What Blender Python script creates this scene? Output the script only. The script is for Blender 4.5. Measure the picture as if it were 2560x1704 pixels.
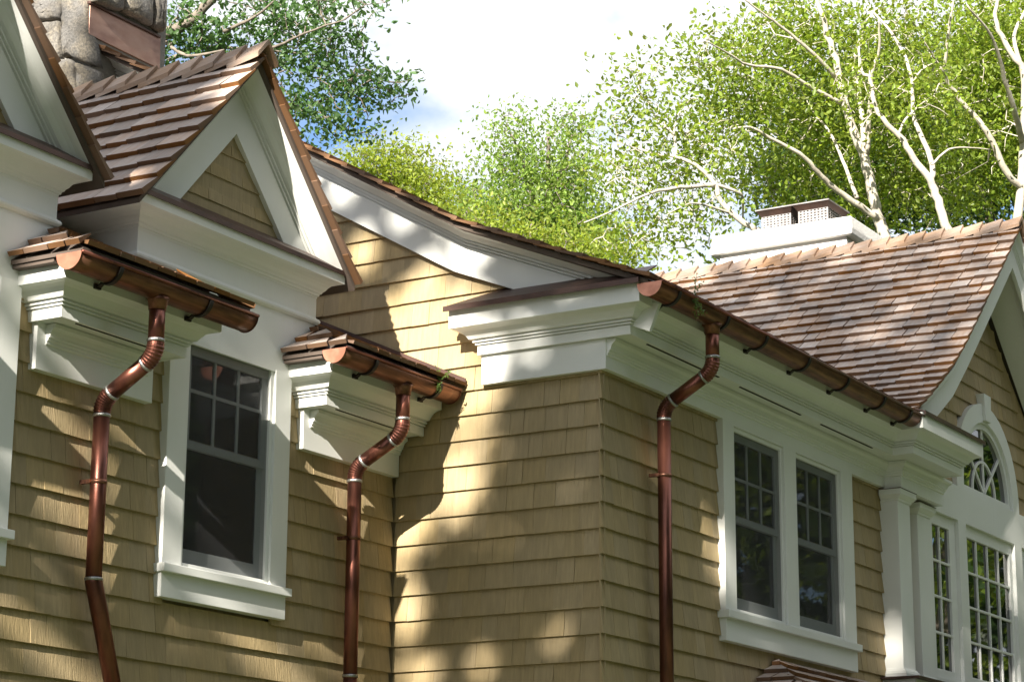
import bpy, math, random
import numpy as np
from mathutils import Matrix, Vector

SC = bpy.context.scene
COL = SC.collection
for o in list(bpy.data.objects):
    bpy.data.objects.remove(o)

# ------------------------------------------------------------------ camera
# the origin is the camera; the ground lies 1.6 m below it. X runs along the front walls, Y into the house.
FPX = 5753.5
YAW, PITCH, ROLL = [math.radians(v) for v in (59.116, 14.273, 0.320)]
GROUND = -1.6
_f = np.array([math.sin(YAW) * math.cos(PITCH), math.cos(YAW) * math.cos(PITCH), math.sin(PITCH)])
_r = np.array([math.cos(YAW), -math.sin(YAW), 0.0])
_u = np.cross(_r, _f)
_r2 = _r * math.cos(ROLL) + _u * math.sin(ROLL)
_u2 = -_r * math.sin(ROLL) + _u * math.cos(ROLL)
cam_d = bpy.data.cameras.new('camera')
cam_d.sensor_width = 36.0
cam_d.lens = FPX / 2560.0 * 36.0
cam_d.clip_end = 2000.0
cam_d.clip_start = 0.1
cam = bpy.data.objects.new('camera', cam_d)
COL.objects.link(cam)
cam.matrix_world = Matrix(((_r2[0], _u2[0], -_f[0], 0), (_r2[1], _u2[1], -_f[1], 0), (_r2[2], _u2[2], -_f[2], 0), (0, 0, 0, 1)))
SC.camera = cam


def ray(x, y):
    """direction through pixel (x, y) of the 2560 x 1704 photograph, unit depth"""
    return _f + _r2 * ((x - 1280.0) / FPX) - _u2 * ((y - 852.0) / FPX)


def on(x, y, axis, val):
    d = ray(x, y)
    return d * (val / d[axis])


# ------------------------------------------------------------------ light
SUN_DIR = np.array([1.0, 0.196, -0.54])           # the way the light travels
SUN_DIR = SUN_DIR / np.linalg.norm(SUN_DIR)
sun_d = bpy.data.lights.new('sun', 'SUN')
sun_d.energy = 5.0
sun_d.angle = math.radians(0.53)
sun_d.color = (1.0, 0.93, 0.82)
sun = bpy.data.objects.new('sun', sun_d)
COL.objects.link(sun)
sun.rotation_euler = Vector(SUN_DIR).to_track_quat('-Z', 'Y').to_euler()
sun.location = (-20, -4, 25)

world = bpy.data.worlds.new('World')
SC.world = world
world.use_nodes = True
wn, wl = world.node_tree.nodes, world.node_tree.links
wn.clear()
out = wn.new('ShaderNodeOutputWorld')
bg = wn.new('ShaderNodeBackground')
bg.inputs['Strength'].default_value = 0.06
sky = wn.new('ShaderNodeTexSky')
sky.sky_type = 'NISHITA'
sky.sun_disc = False
sky.sun_elevation = math.radians(27.9)
sky.sun_rotation = math.radians(258.9)
sky.air_density = 1.0
sky.dust_density = 0.3
sky.ozone_density = 4.0
tc = wn.new('ShaderNodeTexCoord')
mp = wn.new('ShaderNodeMapping')
mp.inputs['Location'].default_value = (-1.2, 2.2, 0.30)
mp.inputs['Scale'].default_value = (1.0, 1.0, 1.6)
mp.inputs['Rotation'].default_value = (0.0, 0.0, math.radians(-3))
nz = wn.new('ShaderNodeTexNoise')
nz.inputs['Scale'].default_value = 4.2
nz.inputs['Detail'].default_value = 7.0
nz.inputs['Roughness'].default_value = 0.55
cr = wn.new('ShaderNodeValToRGB')
cr.color_ramp.elements[0].position = 0.37
cr.color_ramp.elements[1].position = 0.50
mixc = wn.new('ShaderNodeMixRGB')
mixc.inputs['Color2'].default_value = (6.1, 6.25, 6.4, 1.0)
wl.new(tc.outputs['Generated'], mp.inputs['Vector'])
wl.new(mp.outputs['Vector'], nz.inputs['Vector'])
wl.new(nz.outputs['Fac'], cr.inputs['Fac'])
wl.new(cr.outputs['Color'], mixc.inputs['Fac'])
wl.new(sky.outputs['Color'], mixc.inputs['Color1'])
wl.new(mixc.outputs['Color'], bg.inputs['Color'])
wl.new(bg.outputs['Background'], out.inputs['Surface'])

SC.view_settings.view_transform = 'Standard'
SC.view_settings.look = 'None'
SC.view_settings.gamma = 1.0
SC.view_settings.use_curve_mapping = False
SC.view_settings.exposure = 1.68
SC.cycles.max_bounces = 8
SC.cycles.diffuse_bounces = 5
SC.cycles.transparent_max_bounces = 12


# ------------------------------------------------------------------ materials
def mat(name, base, rough=0.6, metal=0.0, spec=0.5, var=0.0, noise=None, ncol=None, nlo=0.35, nhi=0.65, bump=0.0, bscale=None,
        ndetail=6.0, coat=0.0, grain=None, gcol=None):
    """principled material; per-piece value variation, large blotches (noise/ncol), fine grain (anisotropic noise), bump"""
    m = bpy.data.materials.new(name)
    m.use_nodes = True
    n, l = m.node_tree.nodes, m.node_tree.links
    b = n['Principled BSDF']
    b.inputs['Roughness'].default_value = rough
    b.inputs['Metallic'].default_value = metal
    b.inputs['Specular IOR Level'].default_value = spec
    if coat:
        b.inputs['Coat Weight'].default_value = coat
    geo = n.new('ShaderNodeNewGeometry')
    rgb = n.new('ShaderNodeRGB')
    rgb.outputs[0].default_value = (*base, 1)
    cur = rgb.outputs[0]

    def tex(scale, detail):
        mpn = n.new('ShaderNodeMapping')
        mpn.inputs['Scale'].default_value = scale if hasattr(scale, '__len__') else (scale,) * 3
        l.new(geo.outputs['Position'], mpn.inputs['Vector'])
        t = n.new('ShaderNodeTexNoise')
        t.inputs['Scale'].default_value = 1.0
        t.inputs['Detail'].default_value = detail
        l.new(mpn.outputs['Vector'], t.inputs['Vector'])
        return t.outputs['Fac']

    def blend(fac_out, lo, hi, col, amount=1.0):
        nonlocal cur
        r = n.new('ShaderNodeMapRange')
        r.inputs['From Min'].default_value = lo
        r.inputs['From Max'].default_value = hi
        r.inputs['To Max'].default_value = amount
        l.new(fac_out, r.inputs['Value'])
        mx = n.new('ShaderNodeMixRGB')
        mx.inputs['Color2'].default_value = (*col, 1)
        l.new(r.outputs['Result'], mx.inputs['Fac'])
        l.new(cur, mx.inputs['Color1'])
        cur = mx.outputs['Color']

    if noise:
        blend(tex(noise, ndetail), nlo, nhi, ncol)
    if grain:
        blend(tex(grain, 4.0), 0.35, 0.75, gcol)
    if var:
        oi = n.new('ShaderNodeObjectInfo')
        ad = n.new('ShaderNodeMath'); ad.operation = 'ADD'
        l.new(oi.outputs['Random'], ad.inputs[0]); l.new(geo.outputs['Random Per Island'], ad.inputs[1])
        fr = n.new('ShaderNodeMath'); fr.operation = 'FRACT'
        l.new(ad.outputs[0], fr.inputs[0])
        mr = n.new('ShaderNodeMapRange')
        mr.inputs['To Min'].default_value = 1 - var
        mr.inputs['To Max'].default_value = 1 + var
        l.new(fr.outputs[0], mr.inputs['Value'])
        hs = n.new('ShaderNodeHueSaturation')
        l.new(mr.outputs['Result'], hs.inputs['Value'])
        m2 = n.new('ShaderNodeMath'); m2.operation = 'MULTIPLY'; m2.inputs[1].default_value = 7.13
        l.new(fr.outputs[0], m2.inputs[0])
        f2 = n.new('ShaderNodeMath'); f2.operation = 'FRACT'; l.new(m2.outputs[0], f2.inputs[0])
        mr2 = n.new('ShaderNodeMapRange')
        mr2.inputs['To Min'].default_value = 1 - var
        mr2.inputs['To Max'].default_value = 1 + var
        l.new(f2.outputs[0], mr2.inputs['Value'])
        l.new(mr2.outputs['Result'], hs.inputs['Saturation'])
        l.new(cur, hs.inputs['Color'])
        cur = hs.outputs['Color']
    l.new(cur, b.inputs['Base Color'])
    if bump:
        bp = n.new('ShaderNodeBump')
        bp.inputs['Strength'].default_value = bump
        bp.inputs['Distance'].default_value = 0.01
        l.new(tex(bscale or 30.0, 5.0), bp.inputs['Height'])
        l.new(bp.outputs['Normal'], b.inputs['Normal'])
    return m


def leaf_mat(name, base, trans, var=0.3, tw=0.45):
    m = bpy.data.materials.new(name)
    m.use_nodes = True
    n, l = m.node_tree.nodes, m.node_tree.links
    n.clear()
    o = n.new('ShaderNodeOutputMaterial')
    geo = n.new('ShaderNodeNewGeometry')
    mr = n.new('ShaderNodeMapRange')
    mr.inputs['To Min'].default_value = 1 - var
    mr.inputs['To Max'].default_value = 1 + var
    l.new(geo.outputs['Random Per Island'], mr.inputs['Value'])
    m2 = n.new('ShaderNodeMath'); m2.operation = 'MULTIPLY'; m2.inputs[1].default_value = 5.7
    l.new(geo.outputs['Random Per Island'], m2.inputs[0])
    f2 = n.new('ShaderNodeMath'); f2.operation = 'FRACT'; l.new(m2.outputs[0], f2.inputs[0])
    mrh = n.new('ShaderNodeMapRange')
    mrh.inputs['To Min'].default_value = 0.485
    mrh.inputs['To Max'].default_value = 0.515
    l.new(f2.outputs[0], mrh.inputs['Value'])

    def col(c):
        hs = n.new('ShaderNodeHueSaturation')
        hs.inputs['Color'].default_value = (*c, 1)
        l.new(mr.outputs['Result'], hs.inputs['Value'])
        l.new(mrh.outputs['Result'], hs.inputs['Hue'])
        return hs.outputs['Color']
    d = n.new('ShaderNodeBsdfPrincipled')
    d.inputs['Roughness'].default_value = 0.45
    d.inputs['Specular IOR Level'].default_value = 0.35
    t = n.new('ShaderNodeBsdfTranslucent')
    l.new(col(base), d.inputs['Base Color'])
    l.new(col(trans), t.inputs['Color'])
    mx = n.new('ShaderNodeMixShader')
    mx.inputs['Fac'].default_value = tw
    l.new(d.outputs[0], mx.inputs[1]); l.new(t.outputs[0], mx.inputs[2])
    l.new(mx.outputs[0], o.inputs['Surface'])
    return m


WHITE = mat('white_paint', (0.78, 0.79, 0.77), 0.42, var=0.015, noise=2.2, ncol=(0.73, 0.74, 0.71), grain=(35, 35, 2.5), gcol=(0.75, 0.76, 0.73), bump=0.04, bscale=60)
SASH = mat('sash_paint', (0.62, 0.66, 0.66), 0.35, noise=3, ncol=(0.56, 0.60, 0.60))
TAN = mat('stained_wall_shingle', (0.415, 0.32, 0.178), 0.75, spec=0.25, var=0.07, noise=(14, 14, 5), ncol=(0.35, 0.275, 0.155), nlo=0.45, nhi=0.72,
          grain=(55, 55, 2.2), gcol=(0.335, 0.26, 0.145), bump=0.35, bscale=(140, 140, 6))
CEDAR_SHADED_EDGE = mat('cedar_shaded_cut_edge', (0.19, 0.105, 0.058), 0.85, spec=0.15, var=0.25)  # cut cedar colour, darkened to carry the shade on the butts
CEDAR = mat('cedar_roof_shingle', (0.45, 0.35, 0.29), 0.75, spec=0.25, var=0.20, noise=(5, 9, 5), ncol=(0.44, 0.39, 0.36), grain=(5, 45, 5), gcol=(0.38, 0.28, 0.22), bump=0.2, bscale=(12, 170, 12))
CEDAR_X = mat('cedar_cap_shingle', (0.40, 0.265, 0.175), 0.75, spec=0.25, var=0.18, noise=(5, 5, 5), ncol=(0.37, 0.29, 0.24), grain=(45, 5, 45), gcol=(0.33, 0.22, 0.15), bump=0.2, bscale=(120, 10, 120))
COPPER = mat('brown_copper', (0.20, 0.085, 0.05), 0.42, 0.85, noise=(9, 9, 9), ncol=(0.115, 0.055, 0.040), grain=(5, 60, 40), gcol=(0.32, 0.15, 0.095), bump=0.03, bscale=50)
COPPER_NEW = mat('bright_copper', (0.72, 0.33, 0.225), 0.42, 0.7, noise=18, ncol=(0.55, 0.235, 0.155))
COPPER_PIPE = mat('red_copper', (0.27, 0.105, 0.074), 0.36, 0.9, noise=(5, 5, 2.2), ncol=(0.10, 0.045, 0.036), nlo=0.42, nhi=0.6, grain=(40, 40, 6), gcol=(0.22, 0.085, 0.06), bump=0.03, bscale=80)
COPPER_DARK = mat('dark_copper', (0.085, 0.055, 0.046), 0.45, 0.6, noise=6, ncol=(0.13, 0.075, 0.06))
FLASH = mat('flashing_copper', (0.33, 0.19, 0.14), 0.40, 0.8, noise=5, ncol=(0.22, 0.125, 0.10), grain=(8, 20, 20), gcol=(0.36, 0.23, 0.18))
BLACK_METAL = mat('blackened_hanger', (0.030, 0.024, 0.022), 0.5, 0.4)
SOLDER = mat('tin_solder', (0.40, 0.40, 0.39), 0.42, 0.9, noise=60, ncol=(0.4, 0.4, 0.39), bump=0.3, bscale=120)
GLASS = mat('window_glass', (0.008, 0.010, 0.010), 0.012, spec=0.6, coat=0.35)
DARK = mat('dark_gap', (0.025, 0.022, 0.020), 0.9)
UNDER = mat('roof_underlay', (0.10, 0.075, 0.06), 0.9)
MORTAR = mat('chimney_mortar', (0.24, 0.23, 0.21), 0.95, noise=30, ncol=(0.22, 0.21, 0.19), bump=0.6, bscale=70)
STONE = mat('field_stone', (0.20, 0.19, 0.175), 0.9, var=0.22, noise=7, ncol=(0.27, 0.235, 0.18), nlo=0.4, nhi=0.6, grain=70, gcol=(0.085, 0.08, 0.078), bump=1.0, bscale=38)
CHIMNEY_WHITE = mat('limewashed_chimney', (0.74, 0.72, 0.69), 0.85, noise=(3, 3, 9), ncol=(0.52, 0.50, 0.49), nlo=0.5, nhi=0.75, bump=0.5, bscale=40)
CAP_STEEL = mat('stainless_cap', (0.50, 0.47, 0.45), 0.35, 0.7, noise=8, ncol=(0.36, 0.33, 0.32))
GRASS = mat('lawn', (0.055, 0.080, 0.026), 0.9, noise=0.6, ncol=(0.075, 0.09, 0.034), grain=9, gcol=(0.04, 0.06, 0.02), bump=0.6, bscale=25)
EARTH = mat('dry_litter', (0.26, 0.17, 0.09), 0.9, var=0.3)
BARK_PALE = mat('pale_bark', (0.52, 0.48, 0.40), 0.8, noise=(9, 9, 3), ncol=(0.36, 0.32, 0.265), bump=0.5, bscale=30)
BARK = mat('grey_brown_bark', (0.22, 0.185, 0.15), 0.9, noise=(9, 9, 3), ncol=(0.13, 0.11, 0.09), bump=0.8, bscale=25)

SCREEN = bpy.data.materials.new('insect_screen')
SCREEN.use_nodes = True
_n, _l = SCREEN.node_tree.nodes, SCREEN.node_tree.links
_b = _n['Principled BSDF']
_b.inputs['Base Color'].default_value = (0.03, 0.031, 0.034, 1)
_b.inputs['Roughness'].default_value = 0.7
_b.inputs['Alpha'].default_value = 0.30

# ------------------------------------------------------------------ mesh helpers
class MB:
    def __init__(self):
        self.v, self.f = [], []

    def add(self, vs, fs):
        k = len(self.v)
        self.v += [tuple(float(c) for c in p) for p in vs]
        self.f += [tuple(i + k for i in q) for q in fs]
        return self

    def box(self, x0, x1, y0, y1, z0, z1):
        x0, x1 = sorted((x0, x1)); y0, y1 = sorted((y0, y1)); z0, z1 = sorted((z0, z1))
        return self.add([(x0, y0, z0), (x1, y0, z0), (x1, y1, z0), (x0, y1, z0), (x0, y0, z1), (x1, y0, z1), (x1, y1, z1), (x0, y1, z1)],
                        [(0, 3, 2, 1), (4, 5, 6, 7), (0, 1, 5, 4), (1, 2, 6, 5), (2, 3, 7, 6), (3, 0, 4, 7)])

    def hexa(self, bottom, top):
        return self.add(list(bottom) + list(top), [(0, 3, 2, 1), (4, 5, 6, 7), (0, 1, 5, 4), (1, 2, 6, 5), (2, 3, 7, 6), (3, 0, 4, 7)])

    def prism(self, poly, axis, a, b):
        """polygon in the plane across AXIS (given in the two other axes, in order), extruded from a to b"""
        n = len(poly)
        def p3(q, t):
            r = [0, 0, 0]
            i, j = [k for k in range(3) if k != axis]
            r[i], r[j], r[axis] = q[0], q[1], t
            return r
        vs = [p3(q, a) for q in poly] + [p3(q, b) for q in poly]
        fs = [tuple(range(n))[::-1], tuple(range(n, 2 * n))] + [(i, (i + 1) % n, n + (i + 1) % n, n + i) for i in range(n)]
        return self.add(vs, fs)

    def rings(self, rings, cap=True, closed=True):
        n = len(rings[0])
        vs = [p for r in rings for p in r]
        fs = []
        m = n if closed else n - 1
        for k in range(len(rings) - 1):
            for i in range(m):
                j = (i + 1) % n
                fs.append((k * n + i, k * n + j, (k + 1) * n + j, (k + 1) * n + i))
        if cap:
            fs.append(tuple(range(n))[::-1])
            fs.append(tuple(range((len(rings) - 1) * n, len(rings) * n)))
        return self.add(vs, fs)

    def tube(self, pts, rad, n=16, cap=True):
        pts = [np.asarray(p, float) for p in pts]
        rad = rad if hasattr(rad, '__len__') else [rad] * len(pts)
        rings, ref = [], None
        for i, p in enumerate(pts):
            a = pts[max(i - 1, 0)]; b = pts[min(i + 1, len(pts) - 1)]
            d = (b - a) / max(np.linalg.norm(b - a), 1e-9)
            if ref is None:
                ref = np.cross(d, (0, 0, 1.0)) if abs(d[2]) < 0.9 else np.cross(d, (1.0, 0, 0))
            ref = ref - d * ref.dot(d); ref /= np.linalg.norm(ref)
            w = np.cross(d, ref)
            rings.append([p + rad[i] * (math.cos(t) * ref + math.sin(t) * w) for t in np.linspace(0, 2 * math.pi, n, endpoint=False)])
        return self.rings(rings, cap)

    def sweep(self, path, prof, cap=True):
        """profile [(offset to the right of the path, z)] along a plan path [(x, y)] with mitred corners"""
        P = [np.array(p, float) for p in path]
        rings = []
        for i, p in enumerate(P):
            ds = []
            if i > 0:
                d = P[i] - P[i - 1]; ds.append(d / np.linalg.norm(d))
            if i < len(P) - 1:
                d = P[i + 1] - P[i]; ds.append(d / np.linalg.norm(d))
            ns = [np.array([d[1], -d[0]]) for d in ds]
            m = ns[0] if len(ns) == 1 else (ns[0] + ns[1]) / (1 + ns[0].dot(ns[1]))
            rings.append([(p[0] + m[0] * c, p[1] + m[1] * c, z) for c, z in prof])
        return self.rings(rings, cap)

    def rake(self, path, prof, axis, face, sign=-1, cut=None):
        """profile [(outward, up across the slope)] along a path in the plane across AXIS at FACE"""
        P = [np.array(p, float) for p in path]
        rings = []
        i0, i1 = [k for k in range(3) if k != axis]
        for i, p in enumerate(P):
            ds = []
            if i > 0:
                d = P[i] - P[i - 1]; ds.append(d / np.linalg.norm(d))
            if i < len(P) - 1:
                d = P[i + 1] - P[i]; ds.append(d / np.linalg.norm(d))
            ns = [np.array([-d[1], d[0]]) * (1 if d[0] > 0 else -1) for d in ds]
            m = ns[0] if len(ns) == 1 else (ns[0] + ns[1]) / (1 + ns[0].dot(ns[1]))
            ring = []
            for a, b in prof:
                q = [0, 0, 0]
                q[axis] = face + sign * a
                q[i0], q[i1] = p[0] + m[0] * b, p[1] + m[1] * b
                if cut is not None and i in (0, len(P) - 1):
                    e = ds[0]
                    t = (cut - q[i1]) / e[1]
                    q[i0] += e[0] * t; q[i1] += e[1] * t
                ring.append(q)
            rings.append(ring)
        return self.rings(rings, True)

    def build(self, name, m, parent=None, smooth=False, bevel=0.0, kind=None, label=None, edge=None):
        me = bpy.data.meshes.new(name)
        me.from_pydata(self.v, [], self.f)
        me.materials.append(m)
        fix_normals(me)
        edge_faces(me, edge)
        if smooth:
            for p in me.polygons:
                p.use_smooth = True
        o = bpy.data.objects.new(name, me)
        COL.objects.link(o)
        if parent:
            o.parent = parent
        if bevel:
            b = o.modifiers.new('bevel', 'BEVEL')
            b.width = bevel; b.segments = 2; b.limit_method = 'ANGLE'; b.angle_limit = math.radians(35)
        if kind:
            o['kind'] = kind
        if label:
            o['label'] = label
        return o


import bmesh
def fix_normals(me):
    bm = bmesh.new(); bm.from_mesh(me)
    bmesh.ops.recalc_face_normals(bm, faces=bm.faces)
    bm.to_mesh(me); bm.free()


def empty(name, loc=(0, 0, 0), label=None, cat=None, group=None, parent=None):
    o = bpy.data.objects.new(name, None)
    o.empty_display_size = 0.2
    COL.objects.link(o)
    if parent is None:
        o.location = loc
    else:
        o.parent = parent
    tag(o, label, cat, group)
    return o


def tag(o, label=None, cat=None, group=None, kind=None):
    if label: o['label'] = label
    if cat: o['category'] = cat
    if group: o['group'] = group
    if kind: o['kind'] = kind
    return o


def unit_mesh(name, m, verts, faces, edge=None):
    me = bpy.data.meshes.new(name)
    me.from_pydata(verts, [], faces)
    me.materials.append(m)
    fix_normals(me)
    edge_faces(me, edge)
    return me


def edge_faces(me, edge):
    """every face but the exposed top of each six-faced shingle shows cut wood, darkened for shade"""
    if edge:
        me.materials.append(edge)
        for i, p in enumerate(me.polygons):
            if i % 6 != 1:
                p.material_index = 1


_HX = [(0, 3, 2, 1), (4, 5, 6, 7), (0, 1, 5, 4), (1, 2, 6, 5), (2, 3, 7, 6), (3, 0, 4, 7)]
# a tapered shingle: x width, y up the course, z thickness (thick at the butt)
SH_V = [(0, 0, 0), (1, 0, 0), (1, 1, -0.1), (0, 1, -0.1), (0, 0, 1), (1, 0, 1), (1, 1, 0.18), (0, 1, 0.18)]
SH_V2 = [(0, 0.003, 0), (1, -0.003, 0), (1, 1, -0.1), (0, 1, -0.1), (0, 0.003, 1.0), (1, -0.003, 0.94), (1, 1, 0.15), (0, 1, 0.18)]
SH_V3 = [(0, -0.003, 0), (1, 0.004, 0), (1, 1, -0.1), (0, 1, -0.1), (0, -0.003, 0.96), (1, 0.004, 1.03), (1, 1, 0.15), (0, 1, 0.18)]
WALL_ME = [unit_mesh('wall_shingle', TAN, v, _HX) for v in (SH_V, SH_V2, SH_V3)]
ROOF_ME = [unit_mesh('roof_shingle', CEDAR, v, _HX, CEDAR_SHADED_EDGE) for v in (SH_V, SH_V2, SH_V3)]


def place(name, me, parent, o, ux, uy, uz):
    ob = bpy.data.objects.new(name, me)
    COL.objects.link(ob)
    ob.parent = parent
    ob.matrix_world = Matrix(((ux[0], uy[0], uz[0], o[0]), (ux[1], uy[1], uz[1], o[1]), (ux[2], uy[2], uz[2], o[2]), (0, 0, 0, 1)))
    return ob


def shingle_into(mb, o, ux, uy, uz):
    o, ux, uy, uz = [np.asarray(a, float) for a in (o, ux, uy, uz)]
    mb.add([o + v[0] * ux + v[1] * uy + v[2] * uz for v in SH_V], _HX)


def courses(rng, u0, u1, wmin, wmax):
    """break the run u0..u1 into shingle widths"""
    cuts = [u0]
    while cuts[-1] < u1 - 1e-6:
        w = rng.uniform(wmin, wmax)
        nx = cuts[-1] + w
        if u1 - nx < wmin * 0.8:
            nx = u1
        cuts.append(nx)
    return list(zip(cuts[:-1], cuts[1:]))


EXPO = 0.152
Z0 = 1.927 - EXPO * 25                 # a course line of the walls


def wall_courses(parent, origin, uvec, nvec, u0, u1, ztop, zbot, seed, holes=(), urange=None, single=lambda u, z: True, corner=None):
    """courses of wall shingles on a vertical wall; the butts' faces lie in the wall's plane"""
    rng = random.Random(seed)
    origin, uvec, nvec = [np.asarray(a, float) for a in (origin, uvec, nvec)]
    mb = MB()
    k = int(math.floor((zbot - Z0) / EXPO))
    while True:
        z = Z0 + k * EXPO
        if z > ztop:
            break
        a, b = (u0, u1) if urange is None else urange(z + 0.3 * EXPO)
        runs = [(a, b)] if b - a > 0.03 else []
        for (h0, h1, hz0, hz1) in holes:
            if z + EXPO * 1.05 > hz0 and z < hz1:
                nr = []
                for (p, q) in runs:
                    if h1 <= p or h0 >= q:
                        nr.append((p, q)); continue
                    if h0 - p > 0.02: nr.append((p, h0))
                    if q - h1 > 0.02: nr.append((h1, q))
                runs = nr
        for (p, q) in runs:
            pp = p - (corner if corner and k % 2 == 0 and abs(p - u0) < 1e-6 else 0)
            for (c0, c1) in courses(rng, pp, q, 0.09, 0.20):
                t = 0.023 + rng.uniform(-0.0012, 0.0012)
                dz = rng.choice((0, 0, 0, rng.uniform(-0.0022, 0.0022)))
                hh = EXPO * 1.10
                gap = rng.choice((0.0004, 0.0008, 0.0016, 0.0028))
                o = origin + uvec * (c0 + gap / 2) + np.array([0, 0, z + dz]) - nvec * 0.023
                ux = uvec * (c1 - c0 - gap); uy = np.array([0, 0, hh]); uz = nvec * t
                if single((c0 + c1) / 2, z):
                    place('wall_shingle', rng.choice(WALL_ME), parent, o, ux, uy, uz)
                else:
                    shingle_into(mb, o, ux, uy, uz)
        k += 1
    if mb.v:
        mb.build('wall_shingle_field', TAN, parent, kind='stuff')


def roof_courses(parent, path, uaxis_vec, u0, u1, expo, seed, keep=lambda p: True, single=lambda p: True, urange=None, wmin=0.09, wmax=0.19, mes=None, thick=0.033, me_mat=None):
    """courses of roof shingles on a slope given by PATH: 3D points from the eave up, swept along uaxis"""
    mes = mes or ROOF_ME
    rng = random.Random(seed)
    P = [np.asarray(p, float) for p in path]
    uv = np.asarray(uaxis_vec, float)
    seg = [np.linalg.norm(P[i + 1] - P[i]) for i in range(len(P) - 1)]
    tot = sum(seg)

    def at(s):
        for i, d in enumerate(seg):
            if s <= d or i == len(seg) - 1:
                return P[i] + (P[i + 1] - P[i]) * (s / d)
            s -= d
    mb = MB()
    k = 0
    while k * expo < tot - 0.03:
        s = k * expo
        a, b = at(s), at(min(s + expo * 1.25, tot + expo * 0.25))
        vdir = (b - a)
        n = np.cross(uv, vdir); n /= np.linalg.norm(n)
        if n[2] < 0: n = -n
        r0, r1 = (u0, u1) if urange is None else urange(s)
        if r1 - r0 > 0.03:
            for (c0, c1) in courses(rng, r0, r1, wmin, wmax):
                t = thick * rng.uniform(0.90, 1.10)
                gap = rng.choice((0.006, 0.009, 0.013))
                o = a + uv * (c0 + gap / 2) + n * 0.012 + vdir / np.linalg.norm(vdir) * rng.choice((0, 0, rng.uniform(-0.004, 0.004)))
                mid = a + uv * (c0 + c1) / 2
                if not keep(mid):
                    continue
                ux = uv * (c1 - c0 - gap)
                uy = vdir - n * 0.012
                if urange is not None:
                    t0, t1 = urange(s + np.linalg.norm(vdir))
                    d0, d1 = max(c0 + gap / 2, t0), min(c1 - gap / 2, t1)
                    if d1 - d0 < 0.002:
                        d0 = d1 = min(max((d0 + d1) / 2, c0), c1)
                        d0 -= 0.001; d1 += 0.001
                    bo = o - uv * (c0 + gap / 2)
                    e0, e1 = c0 + gap / 2, c1 - gap / 2
                    V8 = [bo + uv * e0, bo + uv * e1, bo + uy + uv * d1 - n * t * .1, bo + uy + uv * d0 - n * t * .1,
                          bo + uv * e0 + n * t, bo + uv * e1 + n * t, bo + uy + uv * d1 + n * t * .18, bo + uy + uv * d0 + n * t * .18]
                    if single(mid):
                        MB().add(V8, _HX).build('roof_shingle', me_mat or CEDAR, parent, edge=CEDAR_SHADED_EDGE)
                    else:
                        mb.add(V8, _HX)
                    continue
                if single(mid):
                    place('roof_shingle', rng.choice(mes), parent, o, ux, uy, n * t)
                else:
                    shingle_into(mb, o, ux, uy, n * t)
        k += 1
    if mb.v:
        mb.build('roof_shingle_field', me_mat or CEDAR, parent, kind='stuff', edge=CEDAR_SHADED_EDGE)


# ------------------------------------------------------------------ the ground
g = MB().box(-400, 600, -400, 600, GROUND - 0.3, GROUND).build('ground', GRASS)
tag(g, kind='structure')

# ------------------------------------------------------------------ the house
XB, YC, YA = 11.514, 6.262, 7.717      # gable wall of the wing, front wall of the wing, front wall of the main house
XC = 18.10                             # middle of the arched-window gable
house = empty('shingled_house', (XB, YA, GROUND), 'large tan wood-shingled house with white trim, cedar roofs and copper fittings', 'house')
HI = house.matrix_world.inverted()


def hpart(name):
    o = bpy.data.objects.new(name, None)
    COL.objects.link(o)
    o.parent = house
    return o


def reparent(o, parent):
    o.parent = parent
    return o

bpy.context.view_layer.update()
# every child is built in world coordinates: cancel the house's own offset once
house.location = (0, 0, 0)

# crown profiles: (outward, z above the soffit); fascia on top
CORN = [(-0.02, 0.0), (0.0, 0.0), (0.0, 0.053), (-0.009, 0.0535), (-0.009, 0.0585), (0.011, 0.0595), (0.011, 0.068), (0.002, 0.069), (0.002, 0.0735), (0.023, 0.0745), (0.023, 0.084), (0.014, 0.085), (0.014, 0.0895),
        (0.040, 0.093), (0.046, 0.104), (0.058, 0.119), (0.072, 0.134), (0.094, 0.145), (0.112, 0.149), (0.127, 0.152), (0.127, 0.268), (-0.02, 0.268)]
BED = [(-0.01, -0.105), (0.004, -0.105), (0.010, -0.100), (0.010, -0.088), (0.018, -0.083), (0.020, -0.072), (0.028, -0.068), (0.030, -0.056), (0.040, -0.036),
       (0.054, -0.024), (0.060, -0.022), (0.060, -0.002), (-0.01, -0.002)]
RAKE = [(-0.03, 0.0), (0.0, 0.0), (0.0, 0.168), (-0.012, 0.1685), (-0.012, 0.175), (0.010, 0.176), (0.010, 0.186), (-0.002, 0.187), (-0.002, 0.192), (0.022, 0.193), (0.022, 0.203), (0.012, 0.204), (0.012, 0.208),
        (0.040, 0.212), (0.050, 0.222), (0.064, 0.237), (0.082, 0.247), (0.110, 0.253), (0.127, 0.255), (0.127, 0.277), (-0.03, 0.277)]
def shift(prof, dz):
    return [(c, z + dz) for c, z in prof]


# --- walls (sheathing) -------------------------------------------------
S = 0.055                               # shingle thickness over the sheathing
main_wall = MB().box(3.0, XB, YA + S, YA + 0.25, GROUND - 0.1, 3.35).build('main_wall', TAN, house)
gable_wall = MB().prism([(YC + S, GROUND - 0.1), (YC + S, 3.62), (7.30, 4.02), (10.6, 5.95), (14.2, 3.8), (14.2, GROUND - 0.1)], 0, XB + S, XB + 0.25).build('gable_wall', TAN, house)
wing_wall = MB().prism([(XB + S, GROUND - 0.1), (XB + S, 3.5), (15.6, 3.5), (16.2, 3.9), (XC, 5.42), (20.0, 3.9), (20.6, 3.5), (21.5, 3.5), (21.5, GROUND - 0.1)], 1, YC + S, YC + 0.25).build('wing_wall', TAN, house)

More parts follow.
